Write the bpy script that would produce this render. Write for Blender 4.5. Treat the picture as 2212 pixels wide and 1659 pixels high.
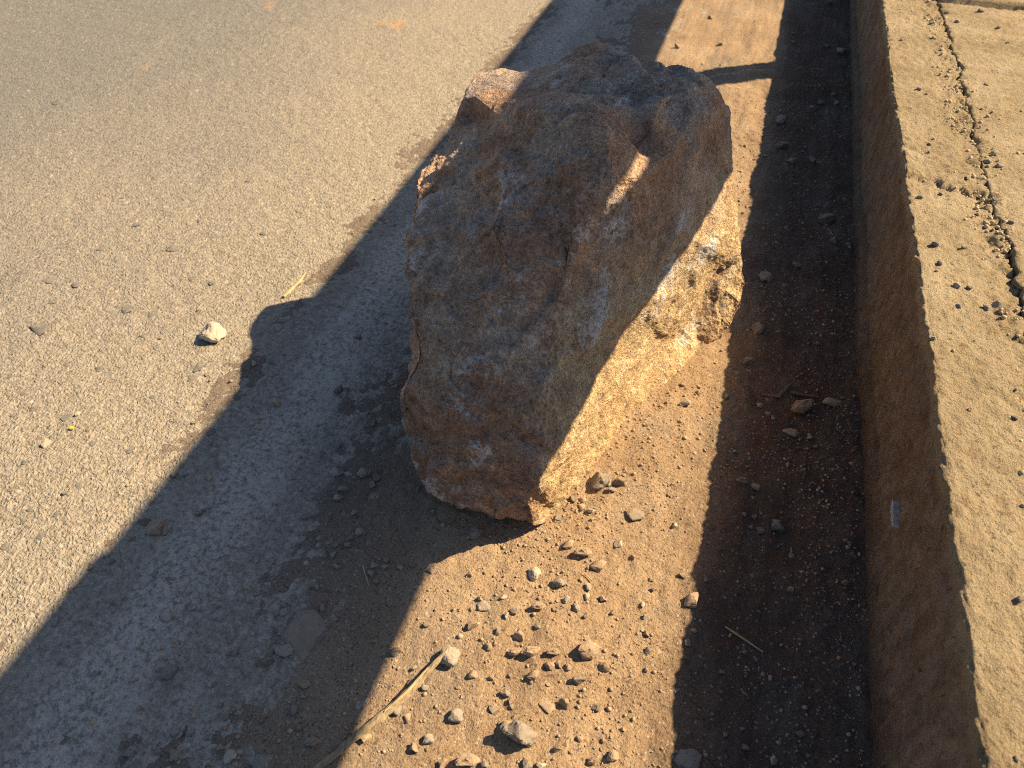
import bpy, bmesh, math, random
import numpy as np
from mathutils import Vector, Matrix, noise as mnoise, geometry as mgeo

# ------------------------------------------------------------------ frame
# X = across the kerb (to the right), Y = along the kerb, Z = up, metres
CAM_H = 0.85
PITCH = math.radians(45.17)          # below the horizontal
HEAD = math.radians(17.51)           # camera turned left of the kerb line
FPX, CX, CY = 1600.0, 1106.0, 829.5  # lens in units of a 2212 x 1659 picture
CT, KS = 0.91, 0.64                  # shadow displacement per metre of height

for o in list(bpy.data.objects):
    bpy.data.objects.remove(o)
scene = bpy.context.scene
COL = scene.collection

cam_d = bpy.data.cameras.new('camera')
cam = bpy.data.objects.new('camera', cam_d)
COL.objects.link(cam)
cam.location = (0, 0, CAM_H)
cam.rotation_euler = (math.pi / 2 - PITCH, 0, HEAD)
cam_d.sensor_width = 36.0
cam_d.lens = 36.0 * FPX / 2212.0
cam_d.clip_start = 0.02
cam_d.clip_end = 900
cam_d.dof.use_dof = True
cam_d.dof.focus_distance = 0.98
cam_d.dof.aperture_fstop = 7.5
scene.camera = cam

world = bpy.data.worlds.new('World')
scene.world = world
world.use_nodes = True
wn = world.node_tree
for n in list(wn.nodes):
    wn.nodes.remove(n)
sky = wn.nodes.new('ShaderNodeTexSky')
sky.sky_type = 'NISHITA'
sky.sun_disc = False
SUN_EL = math.atan(1.0 / (CT * math.hypot(1, KS)))
SUN_AZ = math.atan2(1.0, KS)
sky.sun_elevation = SUN_EL
sky.sun_rotation = SUN_AZ
bg = wn.nodes.new('ShaderNodeBackground')
bg.inputs[1].default_value = 0.05
sky.ozone_density = 1.4
sky.dust_density = 0.8
wo = wn.nodes.new('ShaderNodeOutputWorld')
wn.links.new(sky.outputs[0], bg.inputs[0])
wn.links.new(bg.outputs[0], wo.inputs[0])

sun_d = bpy.data.lights.new('sun', 'SUN')
sun_d.energy = 5.0
sun_d.angle = math.radians(0.53)
sun_d.color = (1.0, 0.775, 0.47)
sun = bpy.data.objects.new('sun', sun_d)
COL.objects.link(sun)
sdir = Vector((-1.0, -KS, -1.0 / CT)).normalized()
sun.rotation_euler = sdir.to_track_quat('-Z', 'Y').to_euler()
sun.location = (3, 3, 5)

vs = scene.view_settings
vs.view_transform = 'Standard'
vs.look = 'None'
vs.exposure = 1.12
vs.gamma = 1.0
vs.use_curve_mapping = False
scene.cycles.max_bounces = 4
scene.cycles.use_denoising = False
scene.cycles.filter_width = 1.1
scene.cycles.sample_clamp_indirect = 4.0
scene.cycles.diffuse_bounces = 3

# ------------------------------------------------------------------ helpers
cp, sp, ch, sh = math.cos(PITCH), math.sin(PITCH), math.cos(HEAD), math.sin(HEAD)


def ray(x, y):
    r, u = x - CX, CY - y
    fx = FPX * cp + u * sp               # forward, level
    return Vector((r * ch - fx * sh, r * sh + fx * ch, -FPX * sp + u * cp))


def at(x, y, z=0.0):
    d = ray(x, y)
    t = (z - CAM_H) / d.z
    return Vector((0, 0, CAM_H)) + d * t


def size_at(p, px):
    v = p - Vector((0, 0, CAM_H))
    d = v.dot(Vector((-sh * cp, ch * cp, -sp)))
    return px * d / FPX


def _hash(ix, iy, seed):
    h = (ix.astype(np.int64) * 374761393 + iy.astype(np.int64) * 668265263 + seed * 974634777) & 0xFFFFFFFF
    h = ((h ^ (h >> 13)) * 1274126177) & 0xFFFFFFFF
    h = (h ^ (h >> 16)) & 0xFFFFFFFF
    return h.astype(np.float64) / 4294967295.0 * 2 - 1


def vn(x, y, f, seed=0):
    x = np.asarray(x, dtype=np.float64) * f
    y = np.asarray(y, dtype=np.float64) * f
    ix, iy = np.floor(x), np.floor(y)
    fx, fy = x - ix, y - iy
    fx = fx * fx * fx * (fx * (fx * 6 - 15) + 10)
    fy = fy * fy * fy * (fy * (fy * 6 - 15) + 10)
    ix, iy = ix.astype(np.int64), iy.astype(np.int64)
    a, b = _hash(ix, iy, seed), _hash(ix + 1, iy, seed)
    c, d = _hash(ix, iy + 1, seed), _hash(ix + 1, iy + 1, seed)
    return (a * (1 - fx) + b * fx) * (1 - fy) + (c * (1 - fx) + d * fx) * fy


def fbm(x, y, f, octv=4, seed=0, gain=0.5):
    t, a, n = 0, 1.0, 0.0
    for i in range(octv):
        t = t + a * vn(np.asarray(x) * math.cos(i) - np.asarray(y) * math.sin(i),
                       np.asarray(x) * math.sin(i) + np.asarray(y) * math.cos(i), f * 2 ** i, seed + i * 17)
        n += a
        a *= gain
    return t / n


def ss(a, b, x):
    t = np.clip((np.asarray(x, dtype=np.float64) - a) / (b - a), 0, 1)
    return t * t * (3 - 2 * t)


def graded(lo, a, b, hi, step, grow=1.09, cap=8.0):
    mid = list(np.arange(a, b, step))
    out, x, d = [], b, step
    while x < hi:
        out.append(x)
        d = min(d * grow, cap)
        x += d
    out.append(hi)
    inn, x, d = [], a, step
    while True:
        d = min(d * grow, cap)
        x -= d
        if x <= lo:
            break
        inn.append(x)
    inn.append(lo)
    return np.array(inn[::-1] + mid + out)


def mesh_np(name, V, F, mat, smooth=True):
    me = bpy.data.meshes.new(name)
    V = np.asarray(V, dtype=np.float32)
    F = np.asarray(F, dtype=np.int32)
    k = F.shape[1]
    me.vertices.add(len(V))
    me.vertices.foreach_set('co', V.ravel())
    me.loops.add(F.size)
    me.loops.foreach_set('vertex_index', F.ravel())
    me.polygons.add(len(F))
    me.polygons.foreach_set('loop_start', np.arange(0, F.size, k, dtype=np.int32))
    me.polygons.foreach_set('loop_total', np.full(len(F), k, dtype=np.int32))
    if smooth:
        me.polygons.foreach_set('use_smooth', np.ones(len(F), dtype=bool))
    me.update(calc_edges=True)
    me.validate()
    if mat:
        me.materials.append(mat)
    return me


def grid_faces(nu, nv):
    i = np.arange(nu * nv).reshape(nu, nv)
    return np.stack([i[:-1, :-1], i[1:, :-1], i[1:, 1:], i[:-1, 1:]], -1).reshape(-1, 4)


def obj(name, me, parent=None, label=None, cat=None, group=None, kind=None):
    o = bpy.data.objects.new(name, me)
    COL.objects.link(o)
    if parent:
        o.parent = parent
    if label:
        o['label'] = label
    if cat:
        o['category'] = cat
    if group:
        o['group'] = group
    if kind:
        o['kind'] = kind
    return o


class Mat:
    """small node-material builder"""

    def __init__(self, name, rough=0.9, spec=0.25):
        self.m = bpy.data.materials.new(name)
        self.m.use_nodes = True
        self.t = self.m.node_tree
        self.b = self.t.nodes['Principled BSDF']
        self.b.inputs['Roughness'].default_value = rough
        self.b.inputs['Specular IOR Level'].default_value = spec
        self.tc = self.t.nodes.new('ShaderNodeTexCoord')
        self.co = self.tc.outputs['Object']
        self.bump_prev = None

    def n(self, typ, **kw):
        nd = self.t.nodes.new(typ)
        for k, v in kw.items():
            setattr(nd, k, v)
        return nd

    def link(self, a, b):
        self.t.links.new(a, b)

    def mapped(self, scale=(1, 1, 1), rot=(0, 0, 0), loc=(0, 0, 0)):
        mp = self.n('ShaderNodeMapping')
        mp.inputs['Scale'].default_value = scale
        mp.inputs['Rotation'].default_value = rot
        mp.inputs['Location'].default_value = loc
        self.link(self.co, mp.inputs[0])
        return mp.outputs[0]

    def noise(self, scale, detail=4, rough=0.55, co=None, dist=0.0):
        nd = self.n('ShaderNodeTexNoise')
        nd.inputs['Scale'].default_value = scale
        nd.inputs['Detail'].default_value = detail
        nd.inputs['Roughness'].default_value = rough
        nd.inputs['Distortion'].default_value = dist
        self.link(co or self.co, nd.inputs['Vector'])
        return nd.outputs['Fac']

    def voro(self, scale, feature='F1', out='Distance', co=None, rand=1.0):
        nd = self.n('ShaderNodeTexVoronoi', feature=feature)
        nd.inputs['Scale'].default_value = scale
        nd.inputs['Randomness'].default_value = rand
        self.link(co or self.co, nd.inputs['Vector'])
        return nd.outputs[out]

    def ramp(self, fac, stops, interp='LINEAR'):
        nd = self.n('ShaderNodeValToRGB')
        cr = nd.color_ramp
        cr.interpolation = interp
        while len(cr.elements) < len(stops):
            cr.elements.new(0.5)
        for e, (p, c) in zip(cr.elements, stops):
            e.position = p
            e.color = (c, c, c, 1) if isinstance(c, (int, float)) else (*c, 1)
        self.link(fac, nd.inputs[0])
        return nd.outputs[0]

    def mix(self, fac, a, b, mode='MIX'):
        nd = self.n('ShaderNodeMix', data_type='RGBA', blend_type=mode)
        for s, v in ((nd.inputs[0], fac), (nd.inputs[6], a), (nd.inputs[7], b)):
            if isinstance(v, (int, float)):
                s.default_value = v if s.type == 'VALUE' else (v, v, v, 1)
            elif isinstance(v, tuple):
                s.default_value = (*v, 1)
            else:
                self.link(v, s)
        return nd.outputs[2]

    def math(self, op, a, b=0.0, c=0.0, clamp=False):
        nd = self.n('ShaderNodeMath', operation=op, use_clamp=clamp)
        for s, v in zip(nd.inputs, (a, b, c)):
            if isinstance(v, (int, float)):
                s.default_value = v
            else:
                self.link(v, s)
        return nd.outputs[0]

    def rng(self, v, a, b, c=0.0, d=1.0):
        nd = self.n('ShaderNodeMapRange', interpolation_type='SMOOTHSTEP')
        for s, q in zip(nd.inputs, (v, a, b, c, d)):
            if isinstance(q, (int, float)):
                s.default_value = q
            else:
                self.link(q, s)
        return nd.outputs[0]

    def axis(self, k):
        nd = self.n('ShaderNodeSeparateXYZ')
        self.link(self.co, nd.inputs[0])
        return nd.outputs[k]

    def bump(self, h, dist, strength=1.0):
        nd = self.n('ShaderNodeBump')
        nd.inputs['Strength'].default_value = strength
        nd.inputs['Distance'].default_value = dist
        self.link(h, nd.inputs['Height'])
        if self.bump_prev is not None:
            self.link(self.bump_prev, nd.inputs['Normal'])
        self.bump_prev = nd.outputs[0]

    def done(self, col):
        if isinstance(col, tuple):
            self.b.inputs['Base Color'].default_value = (*col, 1)
        else:
            self.link(col, self.b.inputs['Base Color'])
        if self.bump_prev is not None:
            self.link(self.bump_prev, self.b.inputs['Normal'])
        return self.m


# ------------------------------------------------------------------ materials
def mat_road():
    M = Mat('dusty_asphalt', 0.85, 0.3)
    X = M.axis(0)
    big = M.noise(1.6, 3, 0.6)
    d = M.rng(M.math('ADD', X, M.math('MULTIPLY', M.math('SUBTRACT', big, 0.5), 1.2)), -1.9, -0.62)
    gr_ = M.noise(120, 4, 0.78)
    grey = M.ramp(gr_, [(0.3, (0.105, 0.101, 0.097)), (0.7, (0.27, 0.26, 0.248))])
    tan = M.ramp(gr_, [(0.3, (0.185, 0.160, 0.127)), (0.7, (0.42, 0.365, 0.295))])
    c = M.mix(d, grey, tan)
    # aggregate: single stones of their own tint, dark binder between them
    vo = M.n('ShaderNodeTexVoronoi')
    vo.inputs['Scale'].default_value = 210
    wv = M.n('ShaderNodeVectorMath', operation='MULTIPLY_ADD')
    nz = M.n('ShaderNodeTexNoise')
    nz.inputs['Scale'].default_value = 90
    nz.inputs['Detail'].default_value = 1
    M.link(M.co, nz.inputs['Vector'])
    M.link(nz.outputs['Color'], wv.inputs[0])
    wv.inputs[1].default_value = (0.012, 0.012, 0.0)
    M.link(M.co, wv.inputs[2])
    M.link(wv.outputs[0], vo.inputs['Vector'])
    sv = M.n('ShaderNodeSeparateColor')
    M.link(vo.outputs['Color'], sv.inputs[0])
    c = M.mix(0.36, c, M.mix(1.0, c, M.ramp(sv.outputs[0], [(0.0, 0.55), (0.35, 0.98), (1.0, 1.25)]), 'MULTIPLY'))
    gap = M.rng(vo.outputs['Distance'], 0.6, 0.9, 0.0, 0.3)
    c = M.mix(gap, c, (0.11, 0.092, 0.074))
    pits = M.rng(M.noise(55, 3, 0.7, M.mapped(loc=(5, 3, 0))), 0.30, 0.37, 0.7, 0.0)
    c = M.mix(pits, c, (0.10, 0.085, 0.07))
    # powdery pale crust worn through beside the gutter
    band = M.math('MULTIPLY', M.rng(X, -0.68, -0.60), M.rng(X, -0.30, -0.15, 1.0, 0.0))
    crust = M.rng(M.math('ADD', M.noise(16, 5, 0.72, M.mapped((1, 0.55, 1))), M.math('MULTIPLY', M.math('SUBTRACT', gr_, 0.5), 0.5)), 0.46, 0.62)
    c = M.mix(M.math('MULTIPLY', M.math('MULTIPLY', band, crust), 0.5), c, (0.48, 0.43, 0.365))
    wav = M.math('ADD', X, M.math('MULTIPLY', M.math('SUBTRACT', M.noise(6, 4, 0.65), 0.5), 0.10))
    strip = M.math('MULTIPLY', M.rng(wav, -0.62, -0.585), M.rng(wav, -0.56, -0.47, 1.0, 0.0))
    c = M.mix(M.math('MULTIPLY', strip, M.rng(gr_, 0.36, 0.60, 0.0, 0.55)), c, (0.60, 0.55, 0.475))
    # sparse pale flecks, rusty clay smears
    c = M.mix(M.rng(sv.outputs[2], 0.99, 0.993, 0.0, 0.45), c, (0.55, 0.51, 0.45))
    sm = M.noise(5.5, 3, 0.5, M.mapped((1.0, 0.6, 1), (0, 0, 0.4)))
    c = M.mix(M.math('MULTIPLY', M.rng(sm, 0.69, 0.76), M.rng(gr_, 0.35, 0.6)), c, (0.44, 0.27, 0.145))
    h = M.math('ADD', M.math('MULTIPLY', vo.outputs['Distance'], -0.6), M.noise(240, 2, 0.6))
    M.bump(h, 0.0036, 0.9)
    return M.done(c)


def mat_sand():
    M = Mat('gutter_sand', 0.95, 0.12)
    X = M.axis(0)
    a = M.ramp(M.noise(6, 4, 0.65), [(0.25, (0.265, 0.182, 0.116)), (0.5, (0.355, 0.252, 0.163)), (0.75, (0.47, 0.35, 0.24))])
    damp = M.rng(M.math('ADD', X, M.math('MULTIPLY', M.math('SUBTRACT', M.noise(5, 5, 0.6, M.mapped((1, 0.45, 1))), 0.5), 0.22)), 0.02, 0.14)  # deep shade at the kerb foot, painted into the sand as darker brown
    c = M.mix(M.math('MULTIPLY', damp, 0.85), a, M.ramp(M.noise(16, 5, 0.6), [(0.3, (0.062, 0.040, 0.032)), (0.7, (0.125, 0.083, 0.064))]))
    grey = M.rng(M.noise(7, 5, 0.6, M.mapped((1, 0.5, 1), loc=(3, 1, 0))), 0.50, 0.68)
    c = M.mix(M.math('MULTIPLY', grey, 0.45), c, (0.21, 0.185, 0.16))
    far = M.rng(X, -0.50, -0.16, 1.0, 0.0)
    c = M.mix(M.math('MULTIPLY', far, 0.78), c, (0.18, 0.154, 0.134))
    g = M.noise(420, 2, 0.6)
    c = M.mix(0.6, c, M.mix(1.0, c, M.ramp(g, [(0.25, 0.45), (0.5, 1.0), (0.75, 1.5)]), 'MULTIPLY'))
    sp_ = M.voro(420, out='Color')
    s = M.n('ShaderNodeSeparateColor')
    M.link(sp_, s.inputs[0])
    c = M.mix(M.rng(s.outputs[0], 0.965, 0.98, 0.0, 0.55), c, (0.50, 0.45, 0.39))
    c = M.mix(M.rng(s.outputs[1], 0.93, 0.95, 0.0, 0.6), c, (0.07, 0.052, 0.045))
    M.bump(M.noise(170, 4, 0.78), 0.006, 0.85)
    return M.done(c)


def mat_concrete(name, face):
    M = Mat(name, 0.92, 0.2)
    Z = M.axis(2)
    n1 = M.noise(9, 6, 0.65)
    pale = M.ramp(n1, [(0.25, (0.27, 0.205, 0.122)), (0.5, (0.395, 0.312, 0.198)), (0.8, (0.52, 0.43, 0.30))])
    c = pale
    if face:
        st = M.noise(45, 6, 0.75, M.mapped((1, 1, 0.6)))
        stain = M.ramp(st, [(0.3, (0.15, 0.107, 0.078)), (0.5, (0.265, 0.197, 0.145)), (0.7, (0.40, 0.315, 0.245))])
        stain = M.mix(M.rng(M.noise(4.0, 4, 0.6, M.mapped(loc=(0, 5, 0))), 0.46, 0.64, 0.0, 0.75), stain,
                      M.ramp(st, [(0.3, (0.12, 0.075, 0.045)), (0.7, (0.33, 0.215, 0.125))]))
        pit = M.rng(M.noise(85, 3, 0.6, M.mapped(loc=(3, 0, 2))), 0.30, 0.37, 0.85, 0.0)
        stain = M.mix(pit, stain, (0.07, 0.052, 0.04))
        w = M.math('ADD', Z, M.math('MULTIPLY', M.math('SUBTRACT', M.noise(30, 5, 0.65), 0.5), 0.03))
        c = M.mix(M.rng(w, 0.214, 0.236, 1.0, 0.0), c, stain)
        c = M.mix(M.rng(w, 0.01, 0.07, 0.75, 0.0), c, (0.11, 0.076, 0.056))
    # soil washed into the low spots, dark specks
    c = M.mix(M.rng(M.noise(22, 5, 0.7), 0.56, 0.70, 0.0, 0.7), c, (0.29, 0.19, 0.105))
    c = M.mix(M.rng(M.noise(170, 3, 0.75), 0.57, 0.66, 0.0, 0.75), c, (0.13, 0.095, 0.065))
    c = M.mix(M.rng(M.noise(160, 3, 0.6, M.mapped(loc=(7, 0, 0))), 0.60, 0.70, 0.0, 0.22 if face else 0.5), c, (0.56, 0.49, 0.37))
    if face:
        M.bump(M.noise(210, 4, 0.8), 0.008, 0.95)
    else:
        M.bump(M.noise(210, 4, 0.8, M.mapped((0.5, 1, 1))), 0.009, 0.95)
    return M.done(c)


def mat_rock():
    M = Mat('boulder_stone', 0.9, 0.25)
    geo = M.n('ShaderNodeNewGeometry')
    nz = M.n('ShaderNodeSeparateXYZ')
    M.link(geo.outputs['Normal'], nz.inputs[0])
    warp = M.noise(8, 5, 0.7, dist=0.5)
    c = M.ramp(warp, [(0.26, (0.23, 0.135, 0.09)), (0.42, (0.43, 0.268, 0.18)), (0.56, (0.57, 0.385, 0.265)), (0.76, (0.70, 0.53, 0.40))])
    # iron-red blotches and ochre
    tw = M.n('ShaderNodeTexNoise')
    tw.inputs['Scale'].default_value = 10
    tw.inputs['Detail'].default_value = 4
    tw.inputs['Roughness'].default_value = 0.65
    M.link(M.mapped(loc=(4, 2, 1)), tw.inputs['Vector'])
    tc_ = M.n('ShaderNodeSeparateColor')
    M.link(tw.outputs['Color'], tc_.inputs[0])
    c = M.mix(M.rng(tc_.outputs[0], 0.54, 0.68, 0.0, 0.65), c, (0.30, 0.15, 0.095))
    c = M.mix(M.rng(tc_.outputs[1], 0.56, 0.70, 0.0, 0.4), c, (0.48, 0.32, 0.185))
    # purple-grey core showing in chips
    fine = M.noise(55, 5, 0.75)
    c = M.mix(M.rng(tc_.outputs[2], 0.47, 0.60, 0.0, 0.8), c, M.ramp(fine, [(0.3, (0.18, 0.155, 0.145)), (0.7, (0.52, 0.465, 0.43))]))
    # sunlit glow painted in ochre low on the kerb side, dark red-brown rind low on the front
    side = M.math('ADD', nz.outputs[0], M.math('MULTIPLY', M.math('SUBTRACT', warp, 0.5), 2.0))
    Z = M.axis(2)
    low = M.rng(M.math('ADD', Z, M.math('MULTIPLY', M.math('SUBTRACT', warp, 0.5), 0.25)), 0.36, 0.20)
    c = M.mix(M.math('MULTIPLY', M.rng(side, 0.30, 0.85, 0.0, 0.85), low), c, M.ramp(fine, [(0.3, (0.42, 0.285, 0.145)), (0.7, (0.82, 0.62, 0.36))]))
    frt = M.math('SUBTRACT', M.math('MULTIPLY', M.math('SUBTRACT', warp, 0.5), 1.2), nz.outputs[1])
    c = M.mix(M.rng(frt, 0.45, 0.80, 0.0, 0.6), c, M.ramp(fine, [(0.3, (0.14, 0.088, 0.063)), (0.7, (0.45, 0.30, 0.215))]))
    def attr(nm):
        nd = M.n('ShaderNodeAttribute', attribute_name=nm)
        return nd.outputs['Fac']
    jit = M.math('SUBTRACT', fine, 0.5)
    wj = M.math('SUBTRACT', warp, 0.5)
    # rusty rind
    r_ = M.math('ADD', attr('rust'), M.math('ADD', M.math('MULTIPLY', jit, 0.6), M.math('MULTIPLY', wj, 1.6)))
    c = M.mix(M.rng(r_, 0.35, 0.85, 0.0, 0.72), c, M.ramp(fine, [(0.3, (0.20, 0.118, 0.08)), (0.7, (0.53, 0.35, 0.24))]))
    # dust settled on the upper left
    up = M.math('ADD', attr('dust'), M.math('ADD', M.math('MULTIPLY', jit, 0.8), M.math('MULTIPLY', wj, 0.9)))
    c = M.mix(M.rng(up, 0.30, 0.95, 0.0, 0.72), c, M.ramp(fine, [(0.3, (0.26, 0.215, 0.17)), (0.7, (0.62, 0.535, 0.43))]))
    # pale mineral crust in torn patches
    wh = M.math('ADD', attr('crust'), M.math('ADD', M.math('MULTIPLY', jit, 3.6), M.math('MULTIPLY', wj, 3.0)))
    c = M.mix(M.rng(wh, 0.55, 1.15, 0.0, 0.8), c, (0.66, 0.64, 0.62))
    # weathered light and dark patches
    c = M.mix(1.0, c, M.ramp(M.noise(26, 4, 0.7, M.mapped(loc=(6, 6, 2))), [(0.30, 0.74), (0.5, 1.0), (0.70, 1.22)]), 'MULTIPLY')
    # fine grain and pits
    g = M.noise(240, 3, 0.8)
    c = M.mix(0.8, c, M.mix(1.0, c, M.ramp(g, [(0.30, 0.46), (0.5, 1.16), (0.70, 1.85)]), 'MULTIPLY'))
    c = M.mix(M.rng(fine, 0.27, 0.38, 0.65, 0.0), c, (0.10, 0.068, 0.05))
    M.bump(M.math('ADD', g, M.math('MULTIPLY', fine, 2.2)), 0.007, 1.0)
    return M.done(c)


def mat_pebble(name, lo, hi):
    M = Mat(name, 0.85, 0.3)
    oi = M.n('ShaderNodeObjectInfo')
    c = M.ramp(M.noise(5, 5, 0.75), [(0.3, lo), (0.7, hi)])
    c = M.mix(1.0, c, M.ramp(oi.outputs['Random'], [(0, 0.75), (1, 1.25)]), 'MULTIPLY')
    geo = M.n('ShaderNodeNewGeometry')
    nz = M.n('ShaderNodeSeparateXYZ')
    M.link(geo.outputs['Normal'], nz.inputs[0])
    c = M.mix(M.rng(M.math('ADD', nz.outputs[2], M.noise(7, 4)), 1.0, 1.5, 0.0, 0.5), c, (0.36, 0.265, 0.18))
    M.bump(M.noise(9, 5, 0.75), 0.0012, 0.8)
    return M.done(c)


def mat_plain(name, lo, hi, scale, rough=0.8, stretch=(1, 1, 1), metal=0.0, bump=0.0015):
    M = Mat(name, rough, 0.3)
    M.b.inputs['Metallic'].default_value = metal
    f = M.noise(scale, 5, 0.65, M.mapped(stretch))
    M.bump(f, bump, 0.6)
    return M.done(M.ramp(f, [(0.3, lo), (0.7, hi)]))


MROAD, MSAND = mat_road(), mat_sand()
MKERB, MPAVE = mat_concrete('kerb_concrete', True), mat_concrete('pavement_concrete', False)
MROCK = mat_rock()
PEB = {'g': mat_pebble('pebble_grey', (0.17, 0.16, 0.145), (0.38, 0.355, 0.315)),
       'b': mat_pebble('pebble_brown', (0.22, 0.155, 0.11), (0.44, 0.33, 0.24)),
       'p': mat_pebble('pebble_pale', (0.31, 0.28, 0.235), (0.52, 0.48, 0.41)),
       'd': mat_pebble('pebble_dark', (0.11, 0.10, 0.092), (0.26, 0.235, 0.21)),
       'y': mat_pebble('pebble_ochre', (0.34, 0.24, 0.10), (0.50, 0.37, 0.17))}
MGRAV = mat_plain('gravel_grit', (0.22, 0.16, 0.11), (0.52, 0.40, 0.28), 60, bump=0.0003)
MCRUMB = mat_plain('concrete_crumb', (0.30, 0.24, 0.16), (0.60, 0.50, 0.36), 60, bump=0.0003)
MSTRAW = mat_plain('dry_straw', (0.30, 0.22, 0.12), (0.60, 0.48, 0.28), 60, 0.7, (6, 1, 1))
MSTALK = mat_plain('dry_stalk', (0.15, 0.105, 0.065), (0.46, 0.36, 0.22), 70, 0.85, (5, 1.6, 3))
MTWIG = mat_plain('dark_twig', (0.10, 0.065, 0.045), (0.24, 0.165, 0.11), 60, 0.85, (6, 1, 1))
MCHIP = mat_plain('embedded_chip', (0.11, 0.105, 0.10), (0.25, 0.23, 0.205), 6)
MSTEEL = mat_plain('galvanised_steel', (0.40, 0.41, 0.42), (0.58, 0.59, 0.60), 30, 0.45, metal=0.9, bump=0.0002)
MSCUFF = mat_plain('pale_scuff', (0.24, 0.20, 0.155), (0.58, 0.53, 0.47), 120)
MEARTH = mat_plain('dry_earth', (0.17, 0.115, 0.07), (0.30, 0.21, 0.13), 3, 0.95, bump=0.02)

# ------------------------------------------------------------------ ground
ROAD_LINE = -0.50     # where the sand feathers out onto the asphalt


def h_road(x, y):
    return (0.0022 * fbm(x, y, 14, 3, 3) + 0.0016 * fbm(x, y, 75, 2, 9)
            + 0.003 * fbm(x, y, 1.3, 2, 77))


def h_sand(x, y):
    x = np.asarray(x, dtype=np.float64)
    y = np.asarray(y, dtype=np.float64)
    base = np.interp(x, [-1.3, -0.90, -0.76, -0.68, -0.60, -0.50, -0.36, -0.20, 0.0, 0.2, 0.3],
                     [-0.03, -0.012, -0.0035, 0.0002, -0.0040, -0.0030, 0.0006, 0.0042, 0.0085, 0.006, 0.010])
    patch = 0.0048 * fbm(x * 1.0, y * 0.5, 9, 5, 21, 0.6)
    lump = 0.0042 * fbm(x, y, 7, 3, 31) * ss(-0.45, -0.05, x)
    streak = 0.0028 * fbm(x * 1.6, y * 0.35, 22, 3, 41) * ss(-0.7, 0.0, x)
    rut = 0.0035 * fbm(x * 0.5, y * 2.0, 10, 3, 51) * ss(-0.15, 0.1, x)
    fine = 0.0016 * fbm(x, y, 120, 2, 61) + 0.0018 * fbm(x, y, 38, 2, 62) * ss(-0.4, 0.0, x)
    return base + patch + lump + streak + rut + fine + 0.003 * fbm(x, y, 1.3, 2, 77)


def ground_z(x, y):
    return float(max(h_road(x, y), h_sand(x, y) if x > -1.2 else -1))


def sheet(name, xs, ys, fn, mat, kind='structure'):
    X, Y = np.meshgrid(xs, ys, indexing='ij')
    V = np.stack([X, Y, fn(X, Y)], -1).reshape(-1, 3)
    return obj(name, mesh_np(name, V, grid_faces(len(xs), len(ys)), mat), kind=kind)


g = bpy.data.meshes.new('ground')
g.from_pydata([(-400, -400, -0.12), (400, -400, -0.12), (400, 400, -0.12), (-400, 400, -0.12)], [], [(0, 1, 2, 3)])
g.materials.append(MEARTH)
obj('ground', g, kind='structure')
road = sheet('road', graded(-9.0, -1.7, -0.05, 0.30, 0.0048), graded(-60, 0.1, 2.2, 90, 0.0048), h_road, MROAD)
sand = sheet('sandy_gutter', graded(-1.25, -0.72, 0.29, 0.292, 0.0036), graded(-40, 0.12, 2.1, 60, 0.0036, 1.07), h_sand, MSAND)

# ------------------------------------------------------------------ kerb and pavement
KZ = 0.24


def crack_x(y):
    return 0.407 + 0.010 * fbm(y, 0 * y, 2.2, 2, 5) + 0.008 * fbm(y, 0 * y, 14, 3, 6) + 0.006 * fbm(y, 0 * y, 70, 2, 7, 0.7)


DMG = at(2060, 405, KZ)


def dmg(x, y):
    r = np.hypot((x - DMG.x) / 0.085, (y - DMG.y + 0.25 * (x - DMG.x)) / 0.022)
    return ss(1.0, 0.3, r + 0.45 * fbm(x, y, 45, 3, 88))


def top_rough(x, y):
    """height of the concrete top: trowelled kerb, crumbled joint, brushed slab"""
    cx = crack_x(y)
    band = np.exp(-((x - cx + 0.012) / 0.028) ** 2)
    z = 0.0020 * fbm(x, y, 18, 3, 11) + 0.0024 * fbm(x, y, 125, 2, 12) + 0.0006 * fbm(x, y, 52, 2, 15)
    z = z + band * (0.0085 * fbm(x, y, 55, 3, 13, 0.65) - 0.002)
    z = z - dmg(x, y) * (0.004 + 0.016 * fbm(x, y, 85, 2, 14))
    return z


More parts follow.
